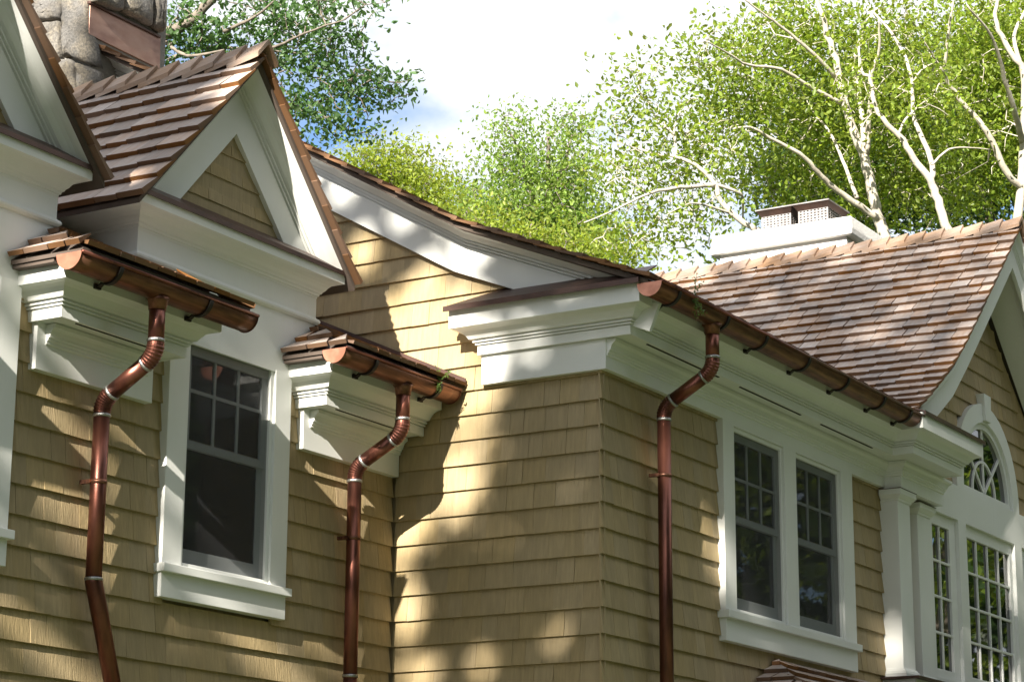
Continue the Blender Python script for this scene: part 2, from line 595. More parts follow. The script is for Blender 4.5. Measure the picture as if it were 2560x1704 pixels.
# windows are kept clear of shingles
WA = (9.36, 10.31, 1.72, 3.35)
WA0 = (WA[0] - 2.246, WA[1] - 2.246, WA[2], WA[3])
WC = (13.12, 15.09, 1.80, 3.30)

wall_courses(main_wall, (0, YA, 0), (1, 0, 0), (0, -1, 0), 5.0, XB - 0.004, 3.0, GROUND, 11, holes=[WA, WA0], single=lambda u, z: z > 1.25 and u > 8.1)


def b_range(z):
    # gable wall: u runs along +Y from the corner; the top follows the rake
    lo, hi = YC + 0.004, 9.6
    if z > 3.80:
        y = (z - 3.80) / 0.579 + 7.15 - 0.1
        lo = max(lo, y)
    elif z > 3.40:
        lo = max(lo, 6.5)
    if z < 3.05:
        hi = YA - 0.002
    else:
        hi = min(9.6, max(YA, 7.2 + (z - 3.0) / 0.46 + 0.35))
    return lo, hi
wall_courses(gable_wall, (XB, 0, 0), (0, 1, 0), (-1, 0, 0), YC + 0.004, YA, 4.9, GROUND, 12, urange=b_range, single=lambda u, z: z > 1.25 and u < 8.7)


def c_range(z):
    lo, hi = XB - 0.017, 21.4
    if z > 3.3:
        lo = 16.4
        if z > 3.9:
            lo = max(lo, XC - (5.30 - z) / 0.92); hi = 2 * XC - lo
    return lo, hi
ARCH_HOLE = [(17.44, 18.76, 3.40, 3.75), (17.55, 18.65, 3.75, 4.0)]
WR = [(15.85, 20.4, 1.75, 3.20), (17.0, 19.2, 3.2, 3.40)] + ARCH_HOLE
wall_courses(wing_wall, (0, YC, 0), (1, 0, 0), (0, -1, 0), XB, 21.4, 5.5, GROUND, 13, holes=[WC] + WR, urange=c_range,
             single=lambda u, z: (z > 1.35 and u < 15.9) or (z > 3.25 and 16.5 < u < 19.1))

# --- wing cornice: boxed eave over the front wall, returned on the gable wall and broken out over the pilasters ---------------
SOF = 3.338
cor = hpart('wing_cornice')
MB().sweep([(XB + 0.03, 7.093), (XB - 0.06, 7.093), (XB - 0.06, YC - 0.211), (15.52, YC - 0.211), (15.52, 5.89), (16.53, 5.89), (16.53, YC + 0.03)], shift(CORN, SOF)).build('crown_moulding', WHITE, cor)
MB().box(XB - 0.05, 15.53, YC - 0.205, YC - 0.033, SOF + 0.006, SOF + 0.03).build('soffit', WHITE, cor)
MB().box(XB - 0.05, XB + 0.02, YC - 0.034, 7.085, SOF + 0.007, SOF + 0.031).build('soffit', WHITE, cor)
MB().box(15.53, 16.52, 5.9, YC - 0.033, SOF + 0.005, SOF + 0.033).build('soffit', WHITE, cor)
MB().box(XB - 0.034, XB + 0.03, YC - 0.034, 7.08, 3.158, SOF + 0.006).build('frieze', WHITE, cor, bevel=0.002)
MB().box(XB + 0.031, 15.80, YC - 0.032, YC + 0.03, 3.160, SOF + 0.006).build('frieze', WHITE, cor, bevel=0.002)
MB().box(15.80, 16.66, 6.10, YC + 0.03, 3.146, SOF + 0.004).build('frieze', WHITE, cor, bevel=0.002)
MB().sweep([(XB - 0.022, YC - 0.0325), (15.797, YC - 0.0325), (15.797, 6.0995), (16.662, 6.0995), (16.662, YC)], shift(BED, SOF + 0.004)).build('bed_moulding', WHITE, cor)
for a, b in ((11.734, 12.70), (13.01, 13.96), (14.30, 15.22)):
    MB().box(a, b, YC - 0.182, YC - 0.168, SOF + 0.001, SOF + 0.0065).build('vent_slot', DARK, cor)
# copper covering of the return on the gable wall
m = MB()
m.hexa([(11.285, 5.915, 3.609), (11.285, 7.235, 3.609), (XB + 0.02, 6.965, 3.745), (XB + 0.02, 5.915, 3.745)],
       [(11.285, 5.915, 3.618), (11.285, 7.235, 3.618), (XB + 0.02, 6.965, 3.754), (XB + 0.02, 5.915, 3.754)])
m.add([(11.285, 7.235, 3.612), (XB + 0.02, 7.235, 3.612), (XB + 0.02, 6.965, 3.750), (11.285, 7.235, 3.605), (XB + 0.02, 7.235, 3.605), (XB + 0.02, 6.965, 3.743)],
      [(0, 1, 2), (3, 5, 4), (0, 3, 4, 1), (1, 4, 5, 2), (2, 5, 3, 0)])
m.build('copper_covering', COPPER_DARK, cor)
m = MB().box(11.282, 11.292, 5.905, 7.236, 3.588, 3.619).build('drip_edge', COPPER_DARK, cor)
# copper covering of the return under the arched-window gable
m = MB().hexa([(15.42, 5.752, 3.609), (16.675, 5.752, 3.609), (16.56, YC + 0.02, 3.80), (15.42, YC + 0.02, 3.80)],
              [(15.42, 5.752, 3.618), (16.675, 5.752, 3.618), (16.56, YC + 0.02, 3.81), (15.42, YC + 0.02, 3.81)])
m.build('copper_covering', COPPER_DARK, cor)
MB().box(15.41, 16.685, 5.745, 5.755, 3.590, 3.619).build('drip_edge', COPPER_DARK, cor)

# --- wing gable: rake boards -----------------------------------------
rk = hpart('gable_rake')
RB = [(5.94, 3.345), (6.82, 3.708), (7.29, 3.898), (8.302, 4.483), (10.42, 5.709)]
MB().rake(RB, RAKE, 0, XB - 0.035).build('rake_moulding', WHITE, rk)

# --- wing roof ----------------------------------------------------------
wr = hpart('wing_roof')
WP = [(5.86, 3.606), (6.5, 3.868), (7.16, 4.142), (8.3, 4.806), (10.6, 6.140)]
m = MB()
WF = WP[:2] + [(6.6, 3.9095)]
WK = [(6.6, 3.9095)] + WP[2:]
m.prism(WF + [(y, z - 0.03) for y, z in WF[::-1]], 0, XB - 0.20, 15.46)
m.prism(WK + [(y, z - 0.03) for y, z in WK[::-1]], 0, XB - 0.20, 17.6)
m.build('roof_deck', UNDER, wr)
MB().prism([(10.6, 6.14), (14.4, 3.9), (14.4, 3.87), (10.6, 6.11)], 0, XB - 0.20, 17.6).build('roof_deck', UNDER, wr)


def wing_z(y):
    for (a, b), (c, d) in zip(WP[:-1], WP[1:]):
        if y <= c:
            return b + (d - b) * (y - a) / (c - a)
    return 6.14
roof_courses(wr, [(0, y, z) for y, z in [(5.835, 3.600)] + WP[1:]], (1, 0, 0), XB - 0.245, 15.6, 0.158, 21, single=lambda p: p[0] < XB + 0.2 and p[1] < 9.6,
             keep=lambda p: True, thick=0.026)

# --- cross gable with the arched window: roof, rakes --------------------------------
cg = hpart('cross_gable_roof')
CP = [(15.40, 3.600), (15.56, 3.678), (15.78, 3.800), (16.08, 3.990), (16.37, 4.190), (16.683, 4.445), (17.29, 4.985), (XC, 5.715)]
YF, YBK = 5.855, 10.3
MB().prism(CP + [(x, z - 0.03) for x, z in CP[::-1]], 1, YF + 0.02, YBK).build('roof_deck', UNDER, cg)
MB().prism([(2 * XC - x, z) for x, z in CP] + [(2 * XC - x, z - 0.03) for x, z in CP[::-1]], 1, YF + 0.02, YBK).build('roof_deck', UNDER, cg)
roof_courses(cg, [(x, 0, z) for x, z in CP], (0, 1, 0), YF - 0.025, YBK, 0.1505, 31, keep=lambda p: p[2] > wing_z(p[1]) - 0.09, single=lambda p: True, wmin=0.10, wmax=0.235)
roof_courses(cg, [(2 * XC - x, 0, z) for x, z in CP], (0, 1, 0), YF - 0.025, YF + 0.5, 0.1505, 32, single=lambda p: False)
RC = [(15.60, 3.405), (16.16, 3.743), (16.505, 3.956), (16.875, 4.270), (17.43, 4.775), (XC, 5.385)]
RC = RC + [(2 * XC - x, z) for x, z in RC[-2::-1]]
rcp = [(-0.03, 0.0), (0.0, 0.0), (0.0, 0.135)] + [(a * 0.55, b - 0.037) for a, b in RAKE[3:-1]] + [(-0.03, 0.240)]
m = MB().rake(RC, rcp, 1, 5.93, cut=3.70)
m.build('rake_moulding', WHITE, cg)
# sloping soffit behind the rake board
so = [(x, z + 0.15) for x, z in RC]
MB().prism(so + [(x, z + 0.02) for x, z in so[::-1]], 1, 5.94, YC + 0.03).build('gable_soffit', WHITE, cg)

# ridge caps
RIDGE_V = lambda ang: None
def ridge_caps(parent, xr, zr, slope, y0, y1, step, m_, seed, w=0.13, name='ridge_cap'):
    rng = random.Random(seed)
    c = math.cos(math.atan(slope)); s = math.sin(math.atan(slope))
    y, k = y0, 0
    t = 0.030
    while y < y1:
        lift = 0.062
        ww = w * rng.uniform(0.95, 1.06)
        L = step * 1.35
        def leg(sg):
            # outer and inner edges of one board, at the butt (y) and the tail (y+L)
            r = []
            for yy, h in ((y, lift), (y + L, 0.022)):
                top0 = (xr, yy, zr + h + t)
                top1 = (xr + sg * ww * c, yy, zr + h + t - ww * s)
                b0 = (xr, yy, zr + h)
                b1 = (xr + sg * (ww * c - t * s * 0.0), yy, zr + h - ww * s)
                r.append((b0, b1, top1, top0))
            return r
        mb = MB()
        for sg in (-1, 1):
            f, bk = leg(sg)
            mb.hexa(f, bk)
        mb.build(name, m_, parent, edge=None)
        y += step * rng.uniform(0.96, 1.04)
        k += 1
ridge_caps(cg, XC, 5.735, 0.90, YF - 0.03, 10.0, 0.168, CEDAR_X, 5)

# --- eaves of the main house between the dormers --------------------------------
SA = 2.890
def eave_cornice(x0, x1, right_open):
    c = hpart('eave_cornice')
    path = [(x0, YA + 0.03), (x0, YA - 0.211), (x1, YA - 0.211)]
    if not right_open:
        path.append((x1, YA + 0.03))
    MB().sweep(path, shift(CORN, SA)).build('crown_moulding', WHITE, c)
    MB().box(x0 + 0.004, x1 - 0.004, YA - 0.205, YA + 0.02, SA + 0.006, SA + 0.03).build('soffit', WHITE, c)
    f1 = x1 - 0.05 if not right_open else XB - 0.004
    MB().box(x0 + 0.028, f1, YA - 0.033, YA + 0.02, 2.655, SA + 0.006).build('frieze', WHITE, c, bevel=0.002)
    MB().sweep([(x0 + 0.09, YA - 0.0335), (f1 - 0.0 if right_open else f1 - 0.05, YA - 0.0335)], shift(BED, SA + 0.004)).build('bed_moulding', WHITE, c)
    MB().box(x0 + 0.15, x1 - 0.25, YA - 0.180, YA - 0.167, SA + 0.001, SA + 0.0065).build('vent_slot', DARK, c)
    return c
eave_cornice(8.238, 9.213, False)
eave_cornice(10.485, XB - 0.005, True)
eave_cornice(8.238 - 2.246, 9.213 - 2.246, False)

# eave roofs: front slope with hipped ends that return to the dormer faces
ER0, ESL = (7.205, 3.158), 0.462
def eave_roof(x0, x1, xt0, xt1, hip_right, seed, ret):
    """x0..x1 at the eave, xt0..xt1 where the slope meets the dormers' sides at y = 7.69"""
    r = hpart('eave_roof')
    yt = 7.69
    zt = ER0[1] + ESL * (yt - ER0[0])
    yb = 9.6
    zb = ER0[1] + ESL * (yb - ER0[0])
    ye, ze = ER0[0] + 0.02, ER0[1]
    m = MB()
    t = 0.025
    # hip end(s), front slope and the slope that runs on between the dormers
    def slab(a):
        m.add(a + [(p[0], p[1], p[2] - t) for p in a], [tuple(range(len(a))), tuple(range(len(a), 2 * len(a)))[::-1]] + [(i, (i + 1) % len(a), len(a) + (i + 1) % len(a), len(a) + i) for i in range(len(a))])
    slab([(x0 + .02, ye, ze), (x1 - .02 if hip_right else x1, ye, ze), (xt1, yt, zt + 0.0), (xt0, yt, zt)])
    slab([(x0 + .02, ye, ze), (xt0, yt, zt), (x0 + .02, yt, ze)])
    if hip_right:
        slab([(x1 - .02, ye, ze), (x1 - .02, yt, ze), (xt1, yt, zt)])
    slab([(xt0, yt, zt), (xt1, yt, zt), (xt1, yb, zb), (xt0, yb, zb)])
    m.build('roof_deck', UNDER, r)
    # closing boards under the hip, against the dormer face
    MB().box(x0 + 0.03, xt0 + 0.1, YA - 0.30, YA - 0.034, ze - 0.045, ze - 0.012).build('hip_backing', UNDER, r)
    # shingles of the front slope
    L = math.hypot(yt - ER0[0], zt - ER0[1])
    def ur(s):
        f = min(1.0, s / L)
        return (x0 + (xt0 - x0) * f + 0.02, (x1 + (xt1 - x1) * f - 0.02) if hip_right else x1)
    roof_courses(r, [(0, ER0[0], ER0[1] + 0.0), (0, yb, zb)], (1, 0, 0), x0, x1, 0.158, seed, urange=ur, single=lambda p: p[1] < 7.6, thick=0.022)
    # shingles of the hip ends
    def hip(xa, xb, sd):
        Lh = math.hypot(xb - xa, zt - ze)
        def urh(s):
            f = min(1.0, s / Lh)
            return (ER0[0] + 0.01 + (yt - ER0[0]) * f, yt - 0.01)
        roof_courses(r, [(xa, 0, ze), (xb, 0, zt)], (0, 1, 0), 0, 1, 0.165, sd, urange=urh, mes=ROOF_ME, thick=0.026)
    hip(x0, xt0, seed + 50)
    if hip_right:
        hip(x1, xt1, seed + 60)
    return r
eave_roof(8.035, 9.40, 8.362, 8.985, True, 41, None)
eave_roof(10.275, XB - 0.006, 10.608, XB - 0.006, False, 42, None)
# apron flashing where the eave roof meets the gable wall
fl = MB()
fl.add([(XB - 0.022, y, z) for y, z in ((7.2, 3.165), (9.2, 4.09), (9.2, 4.14), (7.2, 3.215))] + [(XB - 0.014, y, z) for y, z in ((7.2, 3.165), (9.2, 4.09), (9.2, 4.14), (7.2, 3.215))], _HX)
fl.build('step_flashing', COPPER_DARK, house)
# the rest of the main roof, low behind the dormers
MB().add([(3.0, 9.55, 4.22), (XB, 9.55, 4.22), (XB, 13.0, 4.6), (3.0, 13.0, 4.6), (3.0, 9.55, 4.19), (XB, 9.55, 4.19), (XB, 13.0, 4.57), (3.0, 13.0, 4.57)], _HX).build('main_roof', UNDER, house)


# --- gabled wall dormers ---------------------------------------------------------
def dormer(dx, seed, full):
    d = hpart('dormer')
    xl, xr, xc, yf = 8.99 + dx, 10.60 + dx, 9.795 + dx, YA - 0.030
    MB().box(xl + 0.03, xr - 0.03, yf + 0.028, 9.5, 3.0, 3.72).build('dormer_core', WHITE, d)
    fr = [(-0.02, 3.05), (0.0, 3.05), (0.0, 3.405), (0.012, 3.408), (0.022, 3.418), (0.024, 3.428), (0.018, 3.440), (0.006, 3.446), (0.004, 3.452), (0.004, 3.60), (-0.02, 3.60)]
    P = [(xl, 9.4), (xl, yf), (xr, yf), (xr, 9.4)]
    MB().sweep(P, fr).build('frieze', WHITE, d)
    cr_ = [(-0.02, 3.566), (0.006, 3.566), (0.008, 3.578), (0.014, 3.580), (0.018, 3.592), (0.026, 3.597), (0.030, 3.606), (0.042, 3.618), (0.052, 3.634), (0.066, 3.648), (0.088, 3.660), (0.105, 3.664), (0.122, 3.667), (0.122, 3.726), (-0.02, 3.726)]
    MB().sweep(P, cr_).build('crown_moulding', WHITE, d)
    # copper pent strip over the front cornice
    y0, y1 = yf - 0.130, yf + 0.03
    MB().hexa([(xl - 0.125, y0, 3.730), (xr + 0.125, y0, 3.730), (xr - 0.03, y1, 3.838), (xl + 0.03, y1, 3.838)],
              [(xl - 0.125, y0, 3.738), (xr + 0.125, y0, 3.738), (xr - 0.03, y1, 3.848), (xl + 0.03, y1, 3.848)]).build('copper_strip', COPPER_DARK, d)
    MB().box(xl - 0.127, xr + 0.127, y0 - 0.007, y0 + 0.001, 3.714, 3.740).build('drip_edge', COPPER_DARK, d)
    # pediment
    sl = 1.10
    zin = 4.343
    MB().prism([(xc - 0.75, 3.72), (xc, 3.72 + 0.75 * sl + 0.02), (xc + 0.75, 3.72)], 1, yf + 0.026, yf + 0.06).build('pediment_wall', TAN, d)
    pw = d
    wall_courses(pw, (0, yf + 0.018, 0), (1, 0, 0), (0, -1, 0), 0, 1, 4.36, 3.76, seed, urange=lambda z: (xc - max(0, (4.40 - z)) / sl - 0.02, xc + max(0, (4.40 - z)) / sl + 0.02))
    path = [(xc - 0.64, zin - 0.64 * sl), (xc, zin), (xc + 0.64, zin - 0.64 * sl)]
    MB().rake(path, RAKE, 1, yf - 0.004, cut=3.742).build('rake_moulding', WHITE, d)
    # roof
    zr = 4.752
    xe = 0.985
    DP = [(xc - xe, zr - xe * sl), (xc, zr)]
    for sg in (-1, 1):
        Q = [(xc + sg * (xc - x), z) for x, z in DP]
        MB().prism(Q + [(x, z - 0.03) for x, z in Q[::-1]], 1, yf - 0.155, 9.5).build('roof_deck', UNDER, d)
        roof_courses(d, [(x, 0, z) for x, z in Q], (0, 1, 0), yf - 0.195, 9.4, 0.163, seed + 3 + sg, wmin=0.12, wmax=0.25, thick=0.034,
                     single=(lambda p: p[1] < 9.1) if (sg < 0 and full) else (lambda p: p[1] < 7.7))
    ridge_caps(d, xc, zr + 0.03, sl, yf - 0.21, 9.3, 0.165, CEDAR_X, seed + 9, w=0.135)
    return d
dormer(0.0, 61, True)
dormer(-2.246, 62, False)


# --- windows ----------------------------------------------------------------------
def double_hung(w, x0, x1, z0, z1, yw):
    """sashes of one opening x0..x1, z0..z1 in a front wall whose face is at yw"""
    zm = (z0 + z1) / 2 + 0.01
    # outer stop frame
    f = 0.028
    m = MB()
    for a, b, c, e in ((x0, x0 + f, z0, z1), (x1 - f, x1, z0, z1), (x0 + f, x1 - f, z1 - f, z1), (x0 + f, x1 - f, z0, z0 + f)):
        m.box(a, b, yw - 0.020, yw + 0.03, c, e)
    m.build('frame', WHITE, w, bevel=0.003)
    X0, X1, Z0_, Z1_ = x0 + f, x1 - f, z0 + f, z1 - f
    # upper sash, six lights
    st = 0.046
    def sash(za, zb, yy, top, bot):
        m = MB()
        m.box(X0, X0 + st, yy, yy + 0.016, za, zb).box(X1 - st, X1, yy, yy + 0.016, za, zb)
        m.box(X0 + st, X1 - st, yy, yy + 0.016, zb - top, zb).box(X0 + st, X1 - st, yy, yy + 0.016, za, za + bot)
        m.build('sash', SASH, w, bevel=0.002)
        return X0 + st, X1 - st, za + bot, zb - top
    a, b, c, e = sash(zm - 0.02, Z1_, yw + 0.006, 0.05, 0.045)
    mw = 0.018
    for i in (1, 2):
        xx = a + (b - a) * i / 3
        MB().box(xx - mw / 2, xx + mw / 2, yw + 0.008, yw + 0.0205, c, e).build('muntin', SASH, w)
    zz = (c + e) / 2
    MB().box(a, b, yw + 0.009, yw + 0.0203, zz - mw / 2, zz + mw / 2).build('muntin', SASH, w)
    for i in range(3):
        for j in range(2):
            MB().box(a + (b - a) * i / 3 + mw / 2, a + (b - a) * (i + 1) / 3 - mw / 2, yw + 0.0165, yw + 0.0195, c + (e - c) * j / 2 + mw / 2, c + (e - c) * (j + 1) / 2 - mw / 2).build('pane', GLASS, w)
    a, b, c, e = sash(Z0_, zm + 0.02, yw + 0.0225, 0.04, 0.085)
    MB().box(a, b, yw + 0.030, yw + 0.033, c, e).build('pane', GLASS, w)
    MB().box(X0 + 0.004, X1 - 0.004, yw - 0.0075, yw - 0.0065, Z0_ + 0.002, Z1_ - 0.002).build('insect_screen', SCREEN, w)


def window_a(dx):
    w = hpart('window')
    x0, x1, z0, z1 = 9.455 + dx, 10.235 + dx, 1.845, 3.160
    yw = YA
    cw = 0.150
    MB().box(x0 - cw - 0.01, x0, yw - 0.036, yw + 0.03, 1.83, 3.06).build('casing', WHITE, w, bevel=0.003)
    MB().box(x1, x1 + cw, yw - 0.036, yw + 0.03, 1.83, 3.06).build('casing', WHITE, w, bevel=0.003)
    MB().box(8.995 + dx, 10.595 + dx, yw - 0.029, yw + 0.03, z1, 3.20).build('head_casing', WHITE, w)
    MB().box(x0 - cw - 0.01, x0, yw - 0.0285, yw + 0.03, 3.06, 3.16).build('head_casing', WHITE, w)
    MB().box(x1, x1 + cw, yw - 0.0285, yw + 0.03, 3.06, 3.16).build('head_casing', WHITE, w)
    MB().box(x0 - cw - 0.025, x1 + cw + 0.02, yw - 0.066, yw + 0.03, 1.785, 1.83).build('sill', WHITE, w, bevel=0.003)
    MB().box(x0 - cw - 0.01, x1 + cw, yw - 0.037, yw + 0.03, 1.655, 1.785).build('apron', WHITE, w, bevel=0.003)
    double_hung(w, x0, x1, 1.83, z1, yw)
window_a(0.0)
window_a(-2.246)


def window_c():
    w = hpart('double_window')
    yw = YC
    z0, z1 = 1.945, 3.140
    O = [(13.205, 13.985), (14.180, 14.960)]
    cx = [(13.042, 13.205), (13.985, 14.180), (14.960, 15.165)]
    for a, b in cx:
        MB().box(a, b, yw - 0.036, yw + 0.03, z0 - 0.01, 3.160).build('casing', WHITE, w, bevel=0.003)
    for a, b in O:
        MB().box(a, b, yw - 0.034, yw + 0.03, z1, 3.1595).build('head_casing', WHITE, w)
        double_hung(w, a, b, z0 - 0.01, z1, yw)
    MB().box(13.022, 15.185, yw - 0.068, yw + 0.03, 1.885, z0 - 0.01).build('sill', WHITE, w, bevel=0.003)
    MB().box(13.042, 15.165, yw - 0.037, yw + 0.03, 1.742, 1.885).build('apron', WHITE, w, bevel=0.003)
window_c()


def lights(w, x0, x1, z0, z1, nx, nz, yg, mw=0.020):
    for i in range(nx):
        for j in range(nz):
            a, b = x0 + (x1 - x0) * i / nx, x0 + (x1 - x0) * (i + 1) / nx
            c, e = z0 + (z1 - z0) * j / nz, z0 + (z1 - z0) * (j + 1) / nz
            # each pane sits a hair out of true, as real glazing does
            r = random.Random(i * 31 + j * 7 + int(x0 * 100))
            t = [r.uniform(-0.0012, 0.0012) for _ in range(4)]
            MB().hexa([(a, yg + t[0], c), (b, yg + t[1], c), (b, yg + 0.006, c), (a, yg + 0.006, c)], [(a, yg + t[2], e), (b, yg + t[3], e), (b, yg + 0.006, e), (a, yg + 0.006, e)]).build('pane', GLASS, w)
    for i in range(1, nx):
        xx = x0 + (x1 - x0) * i / nx
        MB().box(xx - mw / 2, xx + mw / 2, yg - 0.016, yg + 0.001, z0, z1).build('muntin', WHITE, w, bevel=0.003)
    for j in range(1, nz):
        zz = z0 + (z1 - z0) * j / nz
        MB().box(x0, x1, yg - 0.0165, yg + 0.0012, zz - mw / 2, zz + mw / 2).build('muntin', WHITE, w, bevel=0.003)


def window_r():
    yw = YC
    # white panelled surround: separate boards round the openings
    sr = hpart('window_surround')
    def board(a, b, c, e, y=-0.036):
        MB().box(a, b, yw + y, yw + 0.03, c, e).build('board', WHITE, sr)
    board(16.60, 2 * XC - 16.60, 3.150, 3.430)
    for s in (1, -1):
        f = (lambda x: x) if s > 0 else (lambda x: 2 * XC - x)
        board(*sorted((f(17.33), f(17.51))), 1.70, 3.150)
        board(*sorted((f(16.60), f(16.735))), 1.70, 3.150)
    board(16.735, 17.33, 1.70, 1.86); board(2 * XC - 17.33, 2 * XC - 16.735, 1.70, 1.86)
    board(17.51, 2 * XC - 17.51, 1.70, 1.86)
    for (a, b, nx) in ((16.735, 17.33, 2), (17.51, 2 * XC - 17.51, 4), (2 * XC - 17.33, 2 * XC - 16.735, 2)):
        w = hpart('divided_light_window')
        z0, z1 = 1.86, 3.150
        yg = yw + 0.016
        ga, gb, gc, ge = a + 0.055, b - 0.135 if nx == 2 and a < XC else b - 0.075, 1.935, 3.053
        if a > XC and nx == 2:
            ga, gb = a + 0.135, b - 0.055
        if nx == 4:
            ga, gb = a + 0.06, b - 0.065
        m = MB()
        for p, q, r, t in ((a, ga, z0, z1), (gb, b, z0, z1), (ga, gb, ge, z1), (ga, gb, z0, gc)):
            m.box(p, q, yg - 0.022, yg + 0.012, r, t)
        m.build('frame', WHITE, w, bevel=0.004)
        lights(w, ga, gb, gc, ge, nx, 4, yg)
    # arched window
    w = hpart('arched_window')
    n = 28
    zb, ro, ri = 3.482, 0.752, 0.595
    def arc(r, z=zb, sz=1.0):
        return [(XC + r * math.cos(t), z + r * math.sin(t) * sz) for t in np.linspace(0, math.pi, n)]
    def ring(r0, r1, y0, y1, name, mm, drop=0.0):
        o_, i_ = arc(r1), arc(r0)
        if drop:
            o_ = [(XC + r1, zb - drop)] + o_ + [(XC - r1, zb - drop)]
            i_ = [(XC + r0, zb - drop)] + i_ + [(XC - r0, zb - drop)]
        m = MB()
        rings = []
        for (p, q) in zip(o_, i_):
            rings.append([(p[0], y0, p[1]), (q[0], y0, q[1]), (q[0], y1, q[1]), (p[0], y1, p[1])])
        m.rings(rings)
        return m.build(name, mm, w)
    ring(ri, ro, yw - 0.036, yw + 0.03, 'casing', WHITE, drop=0.052)
    ring(0.545, ri - 0.0005, yw - 0.012, yw + 0.03, 'frame', WHITE, drop=0.0)
    MB().box(XC - 0.594, XC + 0.594, yw - 0.0125, yw + 0.03, zb - 0.05, zb - 0.0005).build('sill', WHITE, w)
    # keystone
    MB().hexa([(XC - 0.062, yw - 0.062, 4.09), (XC + 0.062, yw - 0.062, 4.09), (XC + 0.062, yw + 0.02, 4.09), (XC - 0.062, yw + 0.02, 4.09)],
              [(XC - 0.085, yw - 0.062, 4.318), (XC + 0.085, yw - 0.062, 4.318), (XC + 0.085, yw + 0.02, 4.318), (XC - 0.085, yw + 0.02, 4.318)]).build('keystone', WHITE, w, bevel=0.004)
    yg = yw + 0.016
    # panes: four sectors, each split by the inner arch
    angs = [0, math.radians(42), math.radians(90), math.radians(138), math.pi]
    for k in range(4):
        for (r0, r1) in ((0.0, 0.27), (0.27, 0.546)):
            ts = np.linspace(angs[k], angs[k + 1], 9)
            o_ = [(XC + r1 * math.cos(t), zb + r1 * math.sin(t)) for t in ts]
            i_ = [(XC + r0 * math.cos(t), zb + r0 * math.sin(t)) for t in ts[::-1]] if r0 > 0 else [(XC, zb)]
            MB().prism(o_ + i_, 1, yg + 0.0005 * k, yg + 0.007).build('pane', GLASS, w)
    def bar(p, q, nm='muntin'):
        p, q = np.array(p), np.array(q)
        d = (q - p) / np.linalg.norm(q - p); e = np.array([-d[1], d[0]]) * 0.011
        MB().prism([tuple(p + e), tuple(q + e), tuple(q - e), tuple(p - e)], 1, yg - 0.014, yg - 0.0005).build(nm, WHITE, w)
    for a in angs[1:-1]:
        bar((XC, zb), (XC + 0.55 * math.cos(a), zb + 0.55 * math.sin(a)))
    # inner arch
    m = MB()
    rr = []
    for t in np.linspace(0, math.pi, 22):
        c_, s_ = math.cos(t), math.sin(t)
        rr.append([(XC + r_ * c_, yy, zb + r_ * s_) for r_, yy in ((0.281, yg - 0.0145), (0.259, yg - 0.0145), (0.259, yg - 0.0002), (0.281, yg - 0.0002))])
    m.rings(rr).build('muntin', WHITE, w)
window_r()

# --- pilasters beside the divided-light windows ---------------------------------
def pilaster(x0, x1, y0, zc):
    p = hpart('pilaster')
    MB().box(x0, x1, y0, YC + 0.02, 1.70, zc - 0.075).build('shaft', WHITE, p, bevel=0.004)
    cp = [(-0.03, zc - 0.085), (0.006, zc - 0.085), (0.010, zc - 0.078), (0.010, zc - 0.07), (0.022, zc - 0.06), (0.036, zc - 0.044), (0.040, zc - 0.04), (0.040, zc), (-0.03, zc)]
    MB().sweep([(x0, YC), (x0, y0), (x1, y0), (x1, YC)], cp).build('capital', WHITE, p)
    MB().box(x0 - 0.043, x1 + 0.043, y0 - 0.043, YC + 0.01, zc + 0.0005, zc + 0.005).build('capital_flashing', COPPER_DARK, p)
    bs = [(-0.03, 1.765), (0.034, 1.765), (0.034, 1.793), (0.026, 1.797), (0.022, 1.812), (0.012, 1.818), (0.008, 1.832), (-0.03, 1.832)]
    MB().sweep([(x0, YC), (x0, y0), (x1, y0), (x1, YC)], bs).build('plinth', WHITE, p)
pilaster(15.795, 16.035, 6.132, 3.140)
pilaster(16.345, 16.598, 6.192, 3.128)
# copper-topped ledge under the pilasters
lg = hpart('ledge')
MB().box(15.70, 20.5, 5.98, YC + 0.02, 1.745, 1.762).build('ledge_covering', COPPER_DARK, lg)
MB().box(15.74, 20.46, 6.02, YC + 0.02, 1.45, 1.744).build('ledge_board', WHITE, lg)

# --- little hipped roof under the double window -----------------------------------
pr = hpart('porch_roof')
pz, px0 = 1.690, 13.87
m = MB()
m.add([(12.95, 5.45, 1.20), (17.2, 5.45, 1.20), (17.2, YC, pz), (px0, YC, pz), (12.95, YC, 1.20)] + [(12.95, 5.45, 1.17), (17.2, 5.45, 1.17), (17.2, YC, pz - .03), (px0, YC, pz - .03), (12.95, YC, 1.17)],
      [(0, 1, 2, 3), (0, 3, 4), (5, 8, 7, 6), (5, 9, 8), (0, 5, 6, 1), (1, 6, 7, 2), (4, 9, 5, 0), (3, 8, 9, 4), (2, 7, 8, 3)])
m.build('roof_deck', UNDER, pr)
_L = math.hypot(px0 - 12.95, pz - 1.20)
roof_courses(pr, [(12.95, 0, 1.205), (px0, 0, pz + 0.005)], (0, 1, 0), 0, 1, 0.135, 71, urange=lambda s: (5.46 + (YC - 5.46) * min(1, s / _L), YC - 0.004), thick=0.026)
_L2 = math.hypot(YC - 5.45, pz - 1.20)
roof_courses(pr, [(0, 5.45, 1.205), (0, YC, pz + 0.005)], (1, 0, 0), 0, 1, 0.135, 72, urange=lambda s: (12.95 + (px0 - 12.95) * min(1, s / _L2), 15.6), single=lambda p: p[0] < 14.6, thick=0.024)

